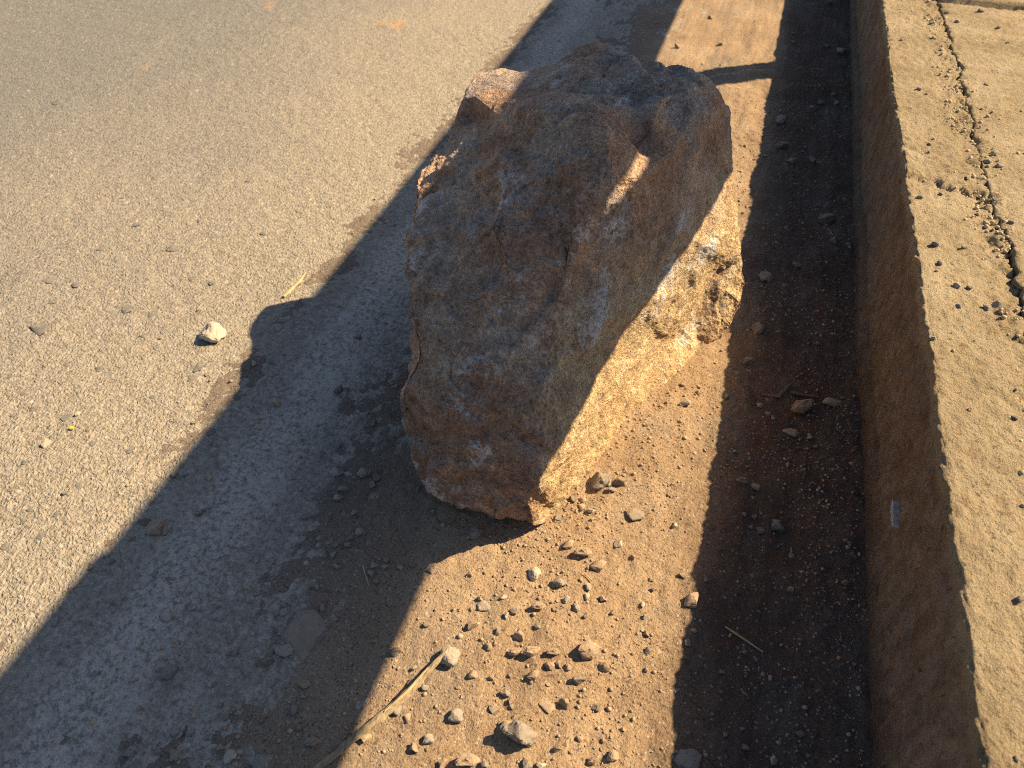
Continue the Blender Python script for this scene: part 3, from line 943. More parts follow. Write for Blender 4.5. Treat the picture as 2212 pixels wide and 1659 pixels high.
# (frame, x, y, width, tint, own label) - a stone without a label shares its zone's label
ST = [
    (A4, 1240, 1500, 190, 'g', 'largest loose grey stone on the sunlit sand at the bottom of the picture'),
    (A4, 935, 1625, 135, 'b', 'reddish stone cut off by the bottom edge of the picture on sunlit sand'),
    (A4, 842, 1032, 118, 'g', 'rounded grey stone touching the upper end of the dry stalk'),
    (A4, 1640, 1002, 122, 'b', 'pointed tan stone at the right end of a row of four on the sand'),
    (A4, 1220, 1005, 76, 'b', 'squarish brown stone at the left end of a row of four'),
    (A4, 1316, 1010, 92, 'b', 'broad brown stone second from the left in a row of four'),
    (A4, 1430, 1012, 76, 'b', 'brown stone third from the left in a row of four on sand'),
    (A4, 1580, 1165, 74, 'd', 'dark grey-green stone with a long shadow on the sunlit sand'),
    (A4, 880, 1362, 84, 'g', 'grey upright stone with a dark shadow between stalk and largest stone'),
    (A4, 1400, 1315, 96, 'b', 'flat brown stone half sunk in sand above the largest stone'),
    (A4, 1600, 440, 98, 'b', 'round brown stone in front of the tip of the boulder'),
    (A4, 1692, 502, 82, 'b', 'crumbly brown stone just below the round one before the boulder'),
    (A4, 1470, 605, 78, 'g', 'upright grey stone with a black shadow below the boulder tip'),
    (A4, 1325, 555, 66, 'p', 'whitish stone with a black shadow below the boulder tip'),
    (A4, 1690, 25, 104, 'd', 'dark brown stone tucked against the sunlit foot of the boulder'),
    (A4, 1345, 742, 78, 'b', 'angular brown stone on sunlit sand midway below the boulder'),
    (A4, 1040, 732, 76, 'g', 'flat grey stone on sunlit sand near the shadow edge'),
    (A4, 1910, 215, 92, 'g', 'flat grey flake on sand right of the boulder tip'),
    (A4, 720, 1490, 62, 'g', 'round speckled grey stone right of the lower end of the stalk'),
    (A4, 522, 990, 68, 'd', 'dark stone poking out of the shadow edge left of the stalk'),
    (A4, 985, 310, 72, 'd', 'dark brown stone in the shade right under the front of the boulder'),
    (A4, 1465, 1075, 46, 'b', None), (A4, 1415, 1082, 50, 'b', None), (A4, 1160, 1240, 62, 'g', None), (A4, 1080, 1320, 52, 'g', None),
    (A4, 530, 1325, 66, 'g', None), (A4, 597, 1370, 56, 'b', None), (A4, 640, 1542, 52, 'b', None), (A4, 1170, 1425, 72, 'b', None),
    (A4, 1495, 1300, 56, 'b', None), (A4, 1320, 1137, 66, 'b', None), (A4, 1215, 767, 56, 'g', None), (A4, 1170, 797, 32, 'p', None),
    (A4, 1150, 690, 42, 'p', None), (A4, 970, 852, 50, 'b', None), (A4, 705, 836, 36, 'd', None), (A4, 730, 520, 36, 'd', None),
    (A4, 955, 552, 40, 'b', None), (A4, 1520, 385, 62, 'b', None), (A4, 1810, 380, 50, 'p', None), (A4, 1635, 627, 50, 'p', None),
    (A4, 1630, 682, 46, 'p', None), (A4, 1812, 40, 60, 'b', None), (A4, 1755, 36, 36, 'p', None), (A4, 1765, 80, 46, 'g', None),
    (A4, 1605, 126, 42, 'b', None), (A4, 1545, 120, 46, 'd', None), (A4, 1515, 166, 52, 'b', None), (A4, 1650, 190, 46, 'p', None),
    (A4, 1460, 226, 46, 'd', None), (A4, 1600, 166, 56, 'b', None), (A4, 2130, 265, 32, 'p', None), (A4, 1970, 792, 42, 'p', None),
    (A4, 1976, 890, 36, 'd', None), (A4, 1950, 722, 36, 'p', None), (A4, 2180, 556, 46, 'b', None), (A4, 1730, 1086, 56, 'b', None),
    (A4, 1976, 1096, 32, 'g', None), (A4, 1460, 1566, 36, 'd', None), (A4, 1680, 1320, 52, 'd', None), (A4, 1670, 1622, 72, 'b', None),
    (A4, 1776, 1602, 60, 'b', None), (A4, 1050, 1642, 50, 'g', None), (A4, 1366, 1646, 50, 'p', None), (A4, 1282, 1652, 60, 'g', None),
    (A4, 620, 1160, 56, 'b', None), (A4, 700, 1196, 46, 'p', None), (A4, 635, 1086, 36, 'g', None), (A4, 1076, 1150, 32, 'b', None),
    (A4, 1190, 1130, 32, 'g', None), (A4, 890, 1196, 28, 'y', None), (A4, 905, 1250, 26, 'd', None), (A4, 1066, 970, 42, 'b', None),
    (A4, 1100, 950, 32, 'b', None), (A4, 1242, 876, 26, 'd', None), (A4, 1236, 916, 56, 'b', None), (A4, 708, 1550, 26, 'y', None),
    (A4, 1405, 1190, 28, 'y', None), (A4, 1310, 1170, 30, 'g', None), (A4, 1200, 1310, 34, 'g', None), (A4, 1195, 1280, 32, 'd', None),
    (A4, 1210, 1370, 30, 'd', None), (A4, 1510, 700, 45, 'g', None), (A4, 1560, 745, 55, 'g', None), (A4, 1725, 690, 40, 'b', None),
    (A4, 1620, 800, 26, 'd', None), (A4, 1775, 765, 30, 'b', None), (A4, 1020, 690, 30, 'b', None), (A4, 895, 752, 24, 'd', None),
    (A4, 1115, 880, 46, 'g', None), (A4, 1350, 855, 40, 'g', None), (A4, 1290, 650, 24, 'd', None), (A4, 2000, 575, 32, 'd', None),
    (A4, 2015, 630, 30, 'd', None), (A4, 1890, 455, 26, 'b', None), (A4, 1825, 900, 24, 'd', None), (A4, 1440, 760, 30, 'g', None),
    (A4, 1585, 1500, 34, 'b', None), (A4, 1840, 1440, 24, 'b', None), (A4, 805, 1640, 60, 'b', None), (A4, 1520, 1090, 40, 'b', None),
    # shade in front of and left of the boulder
    (A3, 1630, 977, 94, 'g', 'rounded grey stone in the shade beside the flat pale slab'),
    (A3, 1745, 1166, 88, 'b', 'flat brownish stone in the shade below the pale slab'),
    (A3, 1795, 1506, 84, 'b', 'brown stone in the shade close to the lower end of the stalk'),
    (A3, 1315, 1586, 62, 'p', 'pale grey stone in the shade near the bottom edge'),
    (A3, 895, 266, 96, 'b', 'long narrow brown stone lying in shade near the road shadow edge'),
    (A3, 1505, 1642, 118, 'g', 'wide bluish stone cut by the bottom edge in the shade'),
    (A3, 1540, 1040, 64, 'd', None), (A3, 1630, 750, 52, 'g', None), (A3, 1596, 757, 40, 'g', None), (A3, 1620, 711, 40, 'g', None),
    (A3, 1660, 690, 36, 'g', None), (A3, 1682, 676, 30, 'g', None), (A3, 1565, 830, 30, 'g', None), (A3, 1585, 857, 36, 'd', None),
    (A3, 1350, 986, 46, 'd', None), (A3, 1420, 1096, 42, 'g', None), (A3, 1260, 1532, 38, 'g', None), (A3, 995, 1576, 64, 'g', None),
    (A3, 1065, 1328, 26, 'p', None), (A3, 155, 1246, 26, 'p', None), (A3, 1296, 1346, 56, 'g', None), (A3, 1000, 1452, 42, 'g', None),
    (A3, 730, 1572, 62, 'g', None), (A3, 945, 286, 42, 'g', None), (A3, 1760, 206, 52, 'd', None), (A3, 1140, 176, 46, 'd', None),
    (A3, 1182, 160, 40, 'd', None), (A3, 1972, 50, 52, 'g', None), (A3, 1950, 100, 46, 'g', None), (A3, 1850, 730, 52, 'g', None),
    (A3, 1830, 610, 46, 'g', None), (A3, 1200, 1472, 26, 'p', None), (A3, 2065, 300, 52, 'g', None), (A3, 2020, 326, 40, 'g', None),
    (A3, 1920, 426, 46, 'g', None), (A3, 2035, 1076, 18, 'p', None), (A3, 1745, 1241, 30, 'g', None), (A3, 302, 820, 22, 'd', None),
    (A3, 510, 500, 30, 'd', None), (A3, 960, 1096, 82, 'g', None), (A3, 1085, 1456, 52, 'g', None), (A3, 2140, 545, 50, 'g', None),
    (A3, 2172, 585, 45, 'g', None), (A3, 1450, 875, 26, 'p', None), (A3, 1085, 1580, 20, 'p', None), (A3, 1930, 495, 40, 'g', None),
    (A3, 1870, 435, 26, 'g', None), (A3, 1690, 1320, 60, 'd', None), (A3, 1500, 1380, 30, 'd', None), (A3, 1370, 1260, 26, 'g', None),
    (A3, 640, 460, 34, 'd', None), (A3, 885, 536, 36, 'g', None), (A3, 1720, 1420, 40, 'd', None), (A3, 190, 1520, 30, 'd', None),
    (A4, 550, 496, 36, 'p', None), (A4, 470, 494, 42, 'g', None), (A4, 165, 426, 42, 'g', None), (A4, 475, 456, 40, 'd', None),
    (A4, 250, 372, 44, 'd', None), (A4, 180, 370, 36, 'd', None), (A4, 620, 486, 36, 'd', None), (A4, 575, 410, 34, 'g', None),
    (A4, 290, 185, 40, 'g', None), (A4, 225, 185, 40, 'g', None), (A4, 660, 45, 36, 'd', None), (A4, 400, 490, 40, 'g', None),
    (A2, 1935, 1330, 78, 'g', 'grey angular stone in the shade left of the boulder foot'),
    (A2, 2097, 1342, 80, 'g', 'wide grey stone in the shade closest to the boulder foot'),
    (A2, 2167, 1362, 60, 'd', None), (A2, 2146, 1402, 50, 'd', None), (A2, 1982, 1432, 56, 'd', None), (A2, 1950, 1482, 50, 'd', None),
    (A2, 1460, 706, 42, 'p', None), (A2, 1590, 936, 48, 'b', None), (A2, 2060, 550, 48, 'd', None), (A2, 1950, 856, 58, 'd', None),
    (A2, 2150, 1050, 42, 'd', None), (A2, 1940, 1180, 34, 'd', None), (A2, 1210, 1166, 34, 'd', None), (A2, 1000, 1350, 40, 'd', None),
    # road
    (A2, 1236, 548, 122, 'p', 'pale angular stone alone on the sunlit asphalt left of the boulder shadow'),
    (A2, 265, 1172, 46, 'p', None), (A2, 1115, 1050, 28, 'd', None), (A2, 445, 996, 34, 'p', None), (A2, 370, 1450, 32, 'd', None),
    (A2, 1140, 395, 22, 'd', None), (A2, 920, 560, 18, 'd', None), (A2, 502, 1092, 22, 'd', None), (A2, 1185, 770, 24, 'd', None),
    # gutter in the kerb's shade
    (R3, 290, 702, 90, 'b', 'reddish brown stone at the edge of the kerb shadow'),
    (R3, 275, 1616, 145, 'd', 'big slate-grey flat stone in the kerb shadow at the bottom edge'),
    (R3, 770, 1612, 52, 'p', 'pale stone in the kerb shadow near the bottom edge'),
    (R2, 935, 982, 128, 'b', 'round brown stone the size of a fist in the kerb shadow'),
    (R2, 1100, 946, 112, 'b', 'flat reddish slab between the round brown stone and the kerb'),
    (R2, 870, 1116, 92, 'b', 'thin flat flake just below the round brown stone in the gutter'),
    (R2, 715, 226, 74, 'g', 'grey stone in the kerb shadow right of the boulder bulge'),
    (R2, 260, 955, 62, 'p', 'whitish lumpy stone on the sunlit sand beside the boulder edge'),
    (R1, 1070, 1282, 92, 'd', 'dark lumpy stone in the kerb shadow beside the far end of the boulder'),
    (R3, 465, 1216, 32, 'p', None), (R3, 470, 1106, 32, 'b', None), (R3, 835, 1146, 28, 'p', None), (R3, 815, 186, 32, 'p', None),
    (R3, 690, 292, 62, 'g', None), (R3, 640, 270, 40, 'g', None), (R3, 600, 205, 36, 'g', None), (R3, 660, 215, 40, 'g', None),
    (R3, 1176, 366, 38, 'g', None), (R3, 1100, 426, 32, 'g', None), (R3, 865, 636, 42, 'b', None), (R3, 1176, 600, 52, 'd', None),
    (R3, 800, 266, 92, 'g', None), (R3, 590, 1436, 42, 'g', None), (R3, 920, 1462, 62, 'g', None), (R3, 275, 942, 62, 'd', None),
    (R3, 665, 42, 72, 'b', None), (R3, 580, 22, 90, 'b', None), (R3, 1230, 1072, 28, 'g', None), (R3, 1015, 172, 22, 'p', None),
    (R3, 375, 586, 36, 'd', None), (R3, 1105, 1042, 16, 'p', None), (R3, 900, 1082, 14, 'p', None), (R3, 970, 1585, 34, 'g', None),
    (R3, 490, 1470, 40, 'd', None), (R3, 605, 1545, 60, 'd', None), (R3, 665, 1030, 40, 'b', None), (R3, 600, 995, 30, 'b', None),
    (R2, 735, 1006, 46, 'g', None), (R2, 765, 1030, 36, 'b', None), (R2, 620, 716, 66, 'b', None), (R2, 1025, 598, 34, 'p', None),
    (R2, 670, 526, 80, 'g', None), (R2, 240, 846, 34, 'd', None), (R2, 340, 856, 28, 'd', None), (R2, 335, 886, 32, 'd', None),
    (R2, 845, 1302, 32, 'b', None), (R2, 915, 1200, 32, 'p', None), (R2, 500, 906, 32, 'b', None), (R2, 1215, 1300, 32, 'b', None),
    (R2, 35, 1076, 28, 'd', None), (R2, 900, 150, 60, 'g', None), (R2, 1115, 8, 48, 'g', None), (R2, 975, 1135, 50, 'b', None),
    (R2, 690, 955, 40, 'b', None), (R2, 1160, 925, 30, 'p', None), (R2, 620, 1300, 30, 'd', None), (R2, 1010, 1190, 44, 'b', None),
    (R1, 800, 712, 74, 'd', None), (R1, 820, 852, 78, 'd', None), (R1, 1040, 596, 46, 'g', None), (R1, 1130, 600, 42, 'g', None),
    (R1, 1150, 312, 72, 'd', None), (R1, 1115, 1386, 48, 'g', None), (R1, 875, 932, 62, 'd', None), (R1, 992, 922, 52, 'd', None),
    (R1, 880, 256, 36, 'd', None), (R1, 1095, 22, 42, 'd', None), (R1, 405, 110, 36, 'b', None), (R1, 460, 266, 28, 'd', None),
    (R1, 215, 276, 42, 'b', None), (R1, 1115, 545, 40, 'd', None), (R1, 990, 622, 36, 'd', None), (R1, 1180, 1150, 34, 'd', None),
    (R1, 1025, 1185, 34, 'g', None), (R1, 720, 908, 34, 'd', None), (R1, 1075, 270, 40, 'd', None), (R1, 880, 200, 30, 'd', None),
]
KST = [
    (R1, 1962, 72, 48, 'd', 'dark pebble on the pavement at the far end beyond the crack'),
    (R1, 1700, 1412, 62, 'd', 'dark crumbly lump on the kerb top below the broken patch'),
    (R2, 2060, 376, 68, 'p', 'pale stone with a black shadow on the pavement at the right edge'),
    (R2, 1995, 392, 60, 'g', 'pale grey stone left of the other pale one on the kerb top'),
    (R3, 2185, 696, 62, 'd', 'blurred dark pebble near the right edge low on the kerb top'),
    (R1, 1510, 230, 32, 'd', None), (R1, 1605, 516, 38, 'd', None), (R1, 1670, 830, 34, 'd', None), (R1, 1665, 876, 28, 'd', None),
    (R1, 1735, 1116, 34, 'd', None), (R1, 1612, 1140, 42, 'g', None), (R1, 1720, 1522, 42, 'g', None), (R1, 1705, 1566, 28, 'g', None),
    (R1, 1865, 1432, 42, 'd', None), (R1, 2065, 166, 32, 'd', None), (R1, 2115, 250, 32, 'd', None), (R1, 2195, 250, 28, 'd', None),
    (R1, 1990, 490, 34, 'd', None), (R1, 1930, 382, 30, 'd', None), (R1, 1830, 125, 36, 'g', None), (R1, 1765, 70, 32, 'g', None),
    (R1, 1495, 62, 28, 'g', None), (R1, 1970, 625, 26, 'd', None), (R1, 2040, 880, 46, 'g', None), (R1, 2000, 930, 52, 'g', None),
    (R1, 2070, 960, 56, 'g', None), (R1, 1960, 1020, 44, 'd', None), (R1, 1880, 1030, 40, 'g', None), (R1, 2140, 1280, 40, 'g', None),
    (R2, 1685, 570, 42, 'd', None), (R2, 1895, 986, 38, 'd', None), (R2, 2155, 1028, 48, 'd', None), (R2, 1820, 270, 52, 'd', None),
    (R2, 1895, 276, 42, 'd', None), (R2, 1840, 380, 42, 'd', None), (R2, 1720, 140, 42, 'g', None),
    (R3, 2015, 1606, 44, 'd', None), (R3, 2165, 1602, 44, 'd', None),
]
TINT = {'g': 'grey', 'b': 'brown', 'p': 'pale', 'd': 'dark', 'y': 'ochre yellow'}
ZONE = {'sun': 'on the sunlit strip of sand', 'shade': 'in the wide band of shade left of the sunlit sand',
        'gut': 'in the kerb shadow along the gutter', 'road': 'on the sunlit asphalt', 'kerb': 'on the sunlit concrete kerb top'}
rng = random.Random(12)


def zone_of(p):
    q = p.x - CT * p.z
    if q > 0.062:
        return 'gut'
    if q > -0.256:
        return 'sun'
    if q > -0.672:
        return 'shade'
    return 'road'


used = []


def stone(fr, x, y, w, tint, label, z0=None, sink=0.24):
    px, py = fr(x, y)
    if z0 is None:
        p = at(px, py, 0.006)
        gz = ground_z(p.x, p.y)
        zone = zone_of(p)
    else:
        p = at(px, py, z0)
        gz = z0 + float(top_rough(p.x, p.y))
        zone = 'kerb'
    if zone == 'sun' and tint == 'd' and w < 45 and x % 3:
        tint = 'b'
    if zone == 'gut' and not label:
        tint = {'g': 'd', 'p': 'd'}.get(tint, tint)
        w *= 0.82
    d = size_at(p, w * 0.375)
    flat = label and any(k in label for k in ('flat', 'slab', 'flake'))
    me = FLAT.get(tint, FLAT['g']) if flat else VAR[tint][rng.randrange(2) if w > 60 else rng.randrange(2, 6)]
    o = bpy.data.objects.new('stone' if w > 60 else 'pebble', me)
    COL.objects.link(o)
    o.rotation_euler = (rng.uniform(-0.25, 0.25), rng.uniform(-0.25, 0.25), (HEAD + rng.uniform(-0.3, 0.3) + rng.choice((0, math.pi))) if w > 60 else rng.uniform(0, 6.28))
    d *= 0.94 if w > 60 else 0.88
    o.scale = (d * 1.18,) * 3
    hh = -min(v.co.z for v in me.vertices) * d * 1.18
    o.location = (p.x, p.y, gz + hh * (1 - 2 * sink))
    o['category'] = 'stone' if w > 60 else 'pebble'
    if label:
        o['label'] = label
    else:
        o['label'] = 'small %s %s %s' % (TINT[tint], o['category'], ZONE[zone])
    o['group'] = ('loose %ss ' % o['category']) + ZONE[zone]
    used.append((p.x, p.y, d))
    return o


for r in ST:
    stone(*r)
for fr, x, y, w, t, lab in KST:
    stone(fr, x, y, w * 0.8, 'g' if (t == 'd' and not lab and x % 4 < 2) else t, lab, z0=KZ)
# more of the same size where the photograph is too dense to read one by one
n_extra = 0
while n_extra < 22:
    x, y = rng.uniform(-0.30, 0.05), rng.uniform(0.28, 1.9)
    if -0.36 < x < 0.06 and 0.5 < y < 1.2:
        continue
    tint = rng.choice('bbbgdp')
    o = stone(lambda a, b: (a, b), 0, 0, 1, tint, None) if False else None
    gz = ground_z(x, y)
    d = rng.uniform(0.006, 0.011)
    if any((x - a) ** 2 + (y - b) ** 2 < ((d + c) * 0.6) ** 2 for a, b, c in used):
        continue
    me = VAR[tint][rng.randrange(2, 6)]
    zone = zone_of(Vector((x, y, gz)))
    if zone != 'sun':
        continue
    o = obj('pebble', me, None, 'small %s pebble %s' % (TINT[tint], ZONE[zone]), 'pebble', 'loose pebbles ' + ZONE[zone])
    o.rotation_euler = (rng.uniform(-.3, .3), rng.uniform(-.3, .3), rng.uniform(0, 6.28))
    o.scale = (d,) * 3
    o.location = (x, y, gz + d * 0.15)
    used.append((x, y, d))
    n_extra += 1

# every loose pebble is told by its tint and its rank beside a landmark stone
HANDLE = {'largest loose grey': 'the largest grey stone', 'rounded grey stone touching': 'the stone at the stalk end', 'pointed tan': 'the pointed tan stone',
          'dark grey-green': 'the dark grey-green stone', 'round brown stone in front': 'the round stone before the boulder tip',
          'whitish stone with': 'the whitish stone below the boulder', 'dark brown stone tucked': 'the dark stone at the boulder foot',
          'flat grey flake': 'the flat grey flake', 'rounded grey stone in the shade': 'the rounded stone beside the slab',
          'flat brownish': 'the flat brownish stone below the slab', 'pale grey stone in the shade': 'the pale stone in the shade',
          'long narrow': 'the long narrow brown stone', 'wide grey stone': 'the wide grey stone by the boulder',
          'pale angular': 'the pale stone on the road', 'reddish brown stone at': 'the reddish stone at the shadow edge',
          'big slate': 'the big slate-grey stone', 'round brown stone the size': 'the fist-sized round brown stone',
          'grey stone in the kerb': 'the grey stone beside the boulder bulge', 'dark lumpy': 'the dark lumpy stone',
          'dark crumbly': 'the crumbly lump on the kerb', 'pale stone with a black shadow on the pavement': 'the pale stone on the pavement',
          'blurred dark': 'the blurred pebble on the kerb', 'dark pebble on the pavement': 'the far dark pavement pebble',
          'angular brown stone on sunlit': 'the angular stone midway below the boulder'}
from bpy_extras.object_utils import world_to_camera_view as _wcv
bpy.context.view_layer.update()
SCR = {}
for o in COL.objects:
    if o.get('category') in ('stone', 'pebble'):
        q = _wcv(scene, cam, o.location)
        SCR[o.name] = (q.x * 4 / 3, q.y)
MARK = [(o, HANDLE[k]) for o in COL.objects if o.get('category') in ('stone', 'pebble') for k in HANDLE if o['label'].startswith(k)]
ORD = ['nearest', 'second nearest', 'third nearest', 'fourth nearest', 'fifth nearest', 'sixth nearest', 'seventh nearest', 'eighth nearest', 'ninth nearest', 'tenth nearest']


def sector(a, b):
    dx, dy = b[0] - a[0], b[1] - a[1]
    return ('right of' if dx > 0 else 'left of') if abs(dx) > abs(dy) else ('above' if dy > 0 else 'below')


tint_of = {o.name: o.data.materials[0].name.split('_')[1] for o in COL.objects if o.name in SCR}
lists = {}
for m, h in MARK:
    for o in COL.objects:
        if o.name in SCR and o != m:
            lists.setdefault((h, sector(SCR[m.name], SCR[o.name]), tint_of[o.name]), []).append(
                (math.dist(SCR[m.name], SCR[o.name]), o.name))
for v in lists.values():
    v.sort()
taken = set()
cand = []
for key, v in lists.items():
    for r_, (dist, nm) in enumerate(v[:10]):
        if bpy.data.objects[nm]['label'].startswith('small '):
            cand.append((dist * (1 + 0.3 * r_), nm, key, r_))
for dist, nm, (h, sec, tint), r_ in sorted(cand):
    if nm in taken:
        continue
    taken.add(nm)
    bpy.data.objects[nm]['label'] = '%s %s, %s one %s %s' % (tint, bpy.data.objects[nm]['category'], ORD[r_], sec, h)

# flat slab bedded in the shade, the one big chip of old asphalt
sl = at(656, 1368, 0.004)
me = rock_mesh(1234, 4, 0.16, 26)
me.materials.append(PEB['d'])
o = obj('slab', me, None, 'flat pale grey slab of stone bedded in dirt in the shade', 'slab')
o.scale = (0.066, 0.052, 0.045)
o.rotation_euler = (0.03, -0.02, 1.9)
o.location = (sl.x, sl.y, ground_z(sl.x, sl.y) + 0.001)

# dark aggregate stones worn flush in the asphalt
chip = []
for i in range(4):
    m_ = rock_mesh(500 + i, 1, 0.10, 10)
    m_.materials.append(MCHIP)
    chip.append(m_)
CH = [(A2, 300, 362, 45), (A2, 730, 400, 80), (A2, 440, 258, 55), (A2, 225, 520, 130), (A2, 330, 475, 40), (A2, 390, 720, 42), (A2, 575, 740, 55),
      (A2, 1140, 740, 85), (A2, 1100, 805, 55), (A2, 380, 1030, 75), (A2, 195, 970, 45), (A2, 80, 1012, 36), (A2, 535, 1175, 45), (A2, 750, 1215, 50),
      (A2, 150, 1285, 40), (A2, 820, 560, 40), (A2, 870, 430, 60), (A2, 1225, 250, 45), (A2, 990, 50, 60), (A2, 575, 50, 45), (A2, 270, 240, 60),
      (A2, 140, 885, 36), (A2, 885, 910, 40), (A2, 310, 1385, 32), (A2, 450, 1420, 36), (A2, 1015, 1050, 30), (A2, 130, 190, 50), (A2, 1360, 120, 36),
      (A3, 250, 320, 55), (A3, 30, 385, 55), (A3, 175, 170, 40), (A3, 130, 240, 46), (A3, 460, 40, 40), (A3, 60, 60, 36), (A3, 330, 200, 40)]
AA = lambda x, y: (.375 * x, .375 * y)
CH += [(AA, 1715, 815, 50), (AA, 990, 1435, 55), (AA, 575, 1435, 45), (AA, 1520, 1350, 40), (AA, 1145, 1275, 34), (AA, 790, 1300, 50), (AA, 1100, 1610, 40),
       (AA, 340, 590, 70), (AA, 440, 1640, 55), (AA, 700, 1140, 36), (AA, 530, 745, 40), (AA, 1430, 1045, 40)]
for k, (fr, x, y, w) in enumerate(CH):
    p = at(*fr(x, y), 0)
    d = size_at(p, w * 0.375)
    c_ = obj('aggregate_chip', chip[k % 4], road)
    c_.scale = (d, d, d)
    c_.rotation_euler = (0, 0, rng.uniform(0, 6.28))
    c_.location = (p.x, p.y, float(h_road(p.x, p.y)) + 0.0006)

# ------------------------------------------------------------------ grit: too many to count
def grit(name, places, mat, label):
    base = []
    for i in range(5):
        r_ = random.Random(40 + i)
        bm = bmesh.new()
        bmesh.ops.create_icosphere(bm, subdivisions=1, radius=0.5)
        bmesh.ops.triangulate(bm, faces=bm.faces[:])
        for v in bm.verts:
            v.co *= r_.uniform(0.72, 1.15)
            v.co.z *= 0.75
        bm.verts.ensure_lookup_table()
        base.append((np.array([v.co[:] for v in bm.verts]), np.array([[v.index for v in f.verts] for f in bm.faces])))
        bm.free()
    Vs, Fs, off = [], [], 0
    r_ = np.random.default_rng(5)
    for (x, y, z, d) in places:
        bv, bf = base[int(r_.integers(5))]
        a = r_.uniform(0, 6.283)
        c_, s_ = math.cos(a), math.sin(a)
        q = bv * d * np.array([1, r_.uniform(.6, 1), 1])
        Vs.append(np.stack([q[:, 0] * c_ - q[:, 1] * s_ + x, q[:, 0] * s_ + q[:, 1] * c_ + y, q[:, 2] + z], -1))
        Fs.append(bf + off)
        off += len(bv)
    me = mesh_np(name, np.concatenate(Vs), np.concatenate(Fs), mat, smooth=False)
    return obj(name, me, None, label, 'gravel', kind='stuff')


nr = np.random.default_rng(77)
X = nr.uniform(-0.75, 0.275, 42000)
Y = 0.15 + nr.beta(1.0, 1.6, 42000) * 2.4
dens = np.clip(0.35 + 0.9 * fbm(X, Y, 8, 4, 300), 0.03, 1) * np.interp(X, [-0.75, -0.6, -0.35, -0.1, 0.28], [0.08, 0.3, 0.7, 1.0, 0.85])
keep = nr.uniform(0, 1, 42000) < dens
X, Y = X[keep], Y[keep]
Dm = 0.0016 + 0.0014 * nr.exponential(1.0, len(X))
Dm = np.clip(Dm, 0.0016, 0.0078)
Zg = np.maximum(h_road(X, Y), h_sand(X, Y))
grit('gravel', list(zip(X, Y, Zg + Dm * 0.16, Dm)), MGRAV, 'fine brown gravel and grit scattered over the sandy gutter')

Y = nr.uniform(0.3, 2.6, 9000)
X = crack_x(Y) - 0.012 + nr.normal(0, 0.018, 9000)
wide = nr.uniform(0, 1, 9000) < 0.35
X = np.where(wide, nr.uniform(0.295, 0.9, 9000), X)
dens = np.where(wide, 0.35, 0.55) * np.clip(0.3 + fbm(X, Y, 9, 4, 301), 0.04, 1) + dmg(X, Y)
keep = nr.uniform(0, 1, 9000) < dens
X, Y = X[keep], Y[keep]
Dm = np.clip(0.0018 + 0.0022 * nr.exponential(1.0, len(X)), 0.0018, 0.0085)
Zg = KZ + top_rough(X, Y) + 0.0024 * fbm(X * 0.3, Y, 42, 3, 101) * (X > crack_x(Y))
grit('concrete_crumbs', list(zip(X, Y, Zg + Dm * 0.15, Dm)), MCRUMB, 'crumbs of concrete and grit along the crack in the kerb top')

# ------------------------------------------------------------------ stalks, straws, twigs
def stalk(name, pts, radii, mat, label, cat, sides=7, flat=0.6, parent=None, seed=1):
    """tapered strip of dry plant following pts"""
    r_ = random.Random(seed)
    P = [Vector(p) for p in pts]
    fine, rad = [], []
    for i in range(len(P) - 1):
        for k in range(5):
            t = k / 5
            fine.append(P[i].lerp(P[i + 1], t))
            rad.append(radii[i] * (1 - t) + radii[i + 1] * t)
    fine.append(P[-1])
    rad.append(radii[-1])
    bm = bmesh.new()
    rings = []
    for i, p in enumerate(fine):
        t = (fine[min(i + 1, len(fine) - 1)] - fine[max(i - 1, 0)]).normalized()
        sx = t.cross(Vector((0, 0, 1))).normalized()
        up = sx.cross(t)
        w = rad[i] * r_.uniform(0.85, 1.15)
        rings.append([bm.verts.new(p + sx * math.cos(a) * w * r_.uniform(.9, 1.1) + up * math.sin(a) * w * flat)
                      for a in [2 * math.pi * k / sides for k in range(sides)]])
    for a, b in zip(rings, rings[1:]):
        for k in range(sides):
            bm.faces.new((a[k], a[(k + 1) % sides], b[(k + 1) % sides], b[k]))
    bm.faces.new(rings[0][::-1])
    bm.faces.new(rings[-1])
    bmesh.ops.recalc_face_normals(bm, faces=bm.faces[:])
    me = bpy.data.meshes.new(name)
    bm.to_mesh(me)
    bm.free()
    me.materials.append(mat)
    return obj(name, me, parent, label, cat)


def lay(pix, lift=0.002):
    out = []
    for q in pix:
        px, py = q[0], q[1]
        l_ = q[2] if len(q) > 2 else lift
        p = at(px, py, 0.006 + l_)
        out.append(Vector((p.x, p.y, ground_z(p.x, p.y) + l_)))
    return out


body = stalk('dry_stalk', lay([(968, 1397, .016), (940, 1432, .014), (900, 1474, .011), (860, 1515, .010), (815, 1552, .009), (772, 1585, .007), (725, 1626, .006), (672, 1664, .004)]),
             [.0010, .0034, .0046, .0050, .0048, .0044, .0040, .0034], MSTALK, 'long dry brown plant stalk lying across the shadow edge at the bottom', 'stalk', 8, 0.5)
stalk('frayed_strip', lay([(772, 1582, .008), (790, 1588, .004), (802, 1590, .003)]), [.003, .006, .001], MSTALK, None, None, 6, 0.25, body, 3)
stalk('split_strand', lay([(925, 1440, .017), (880, 1490, .016), (830, 1535, .013)]), [.0008, .0018, .0008], MSTRAW, None, None, 6, 0.4, body, 4)
stalk('straw', lay([(660, 584), (646, 602), (629, 619), (612, 637)], .003), [.0020, .0038, .0040, .0034], MSTRAW, 'short pale straw on the sunlit asphalt left of the boulder', 'straw', 7, 0.5)
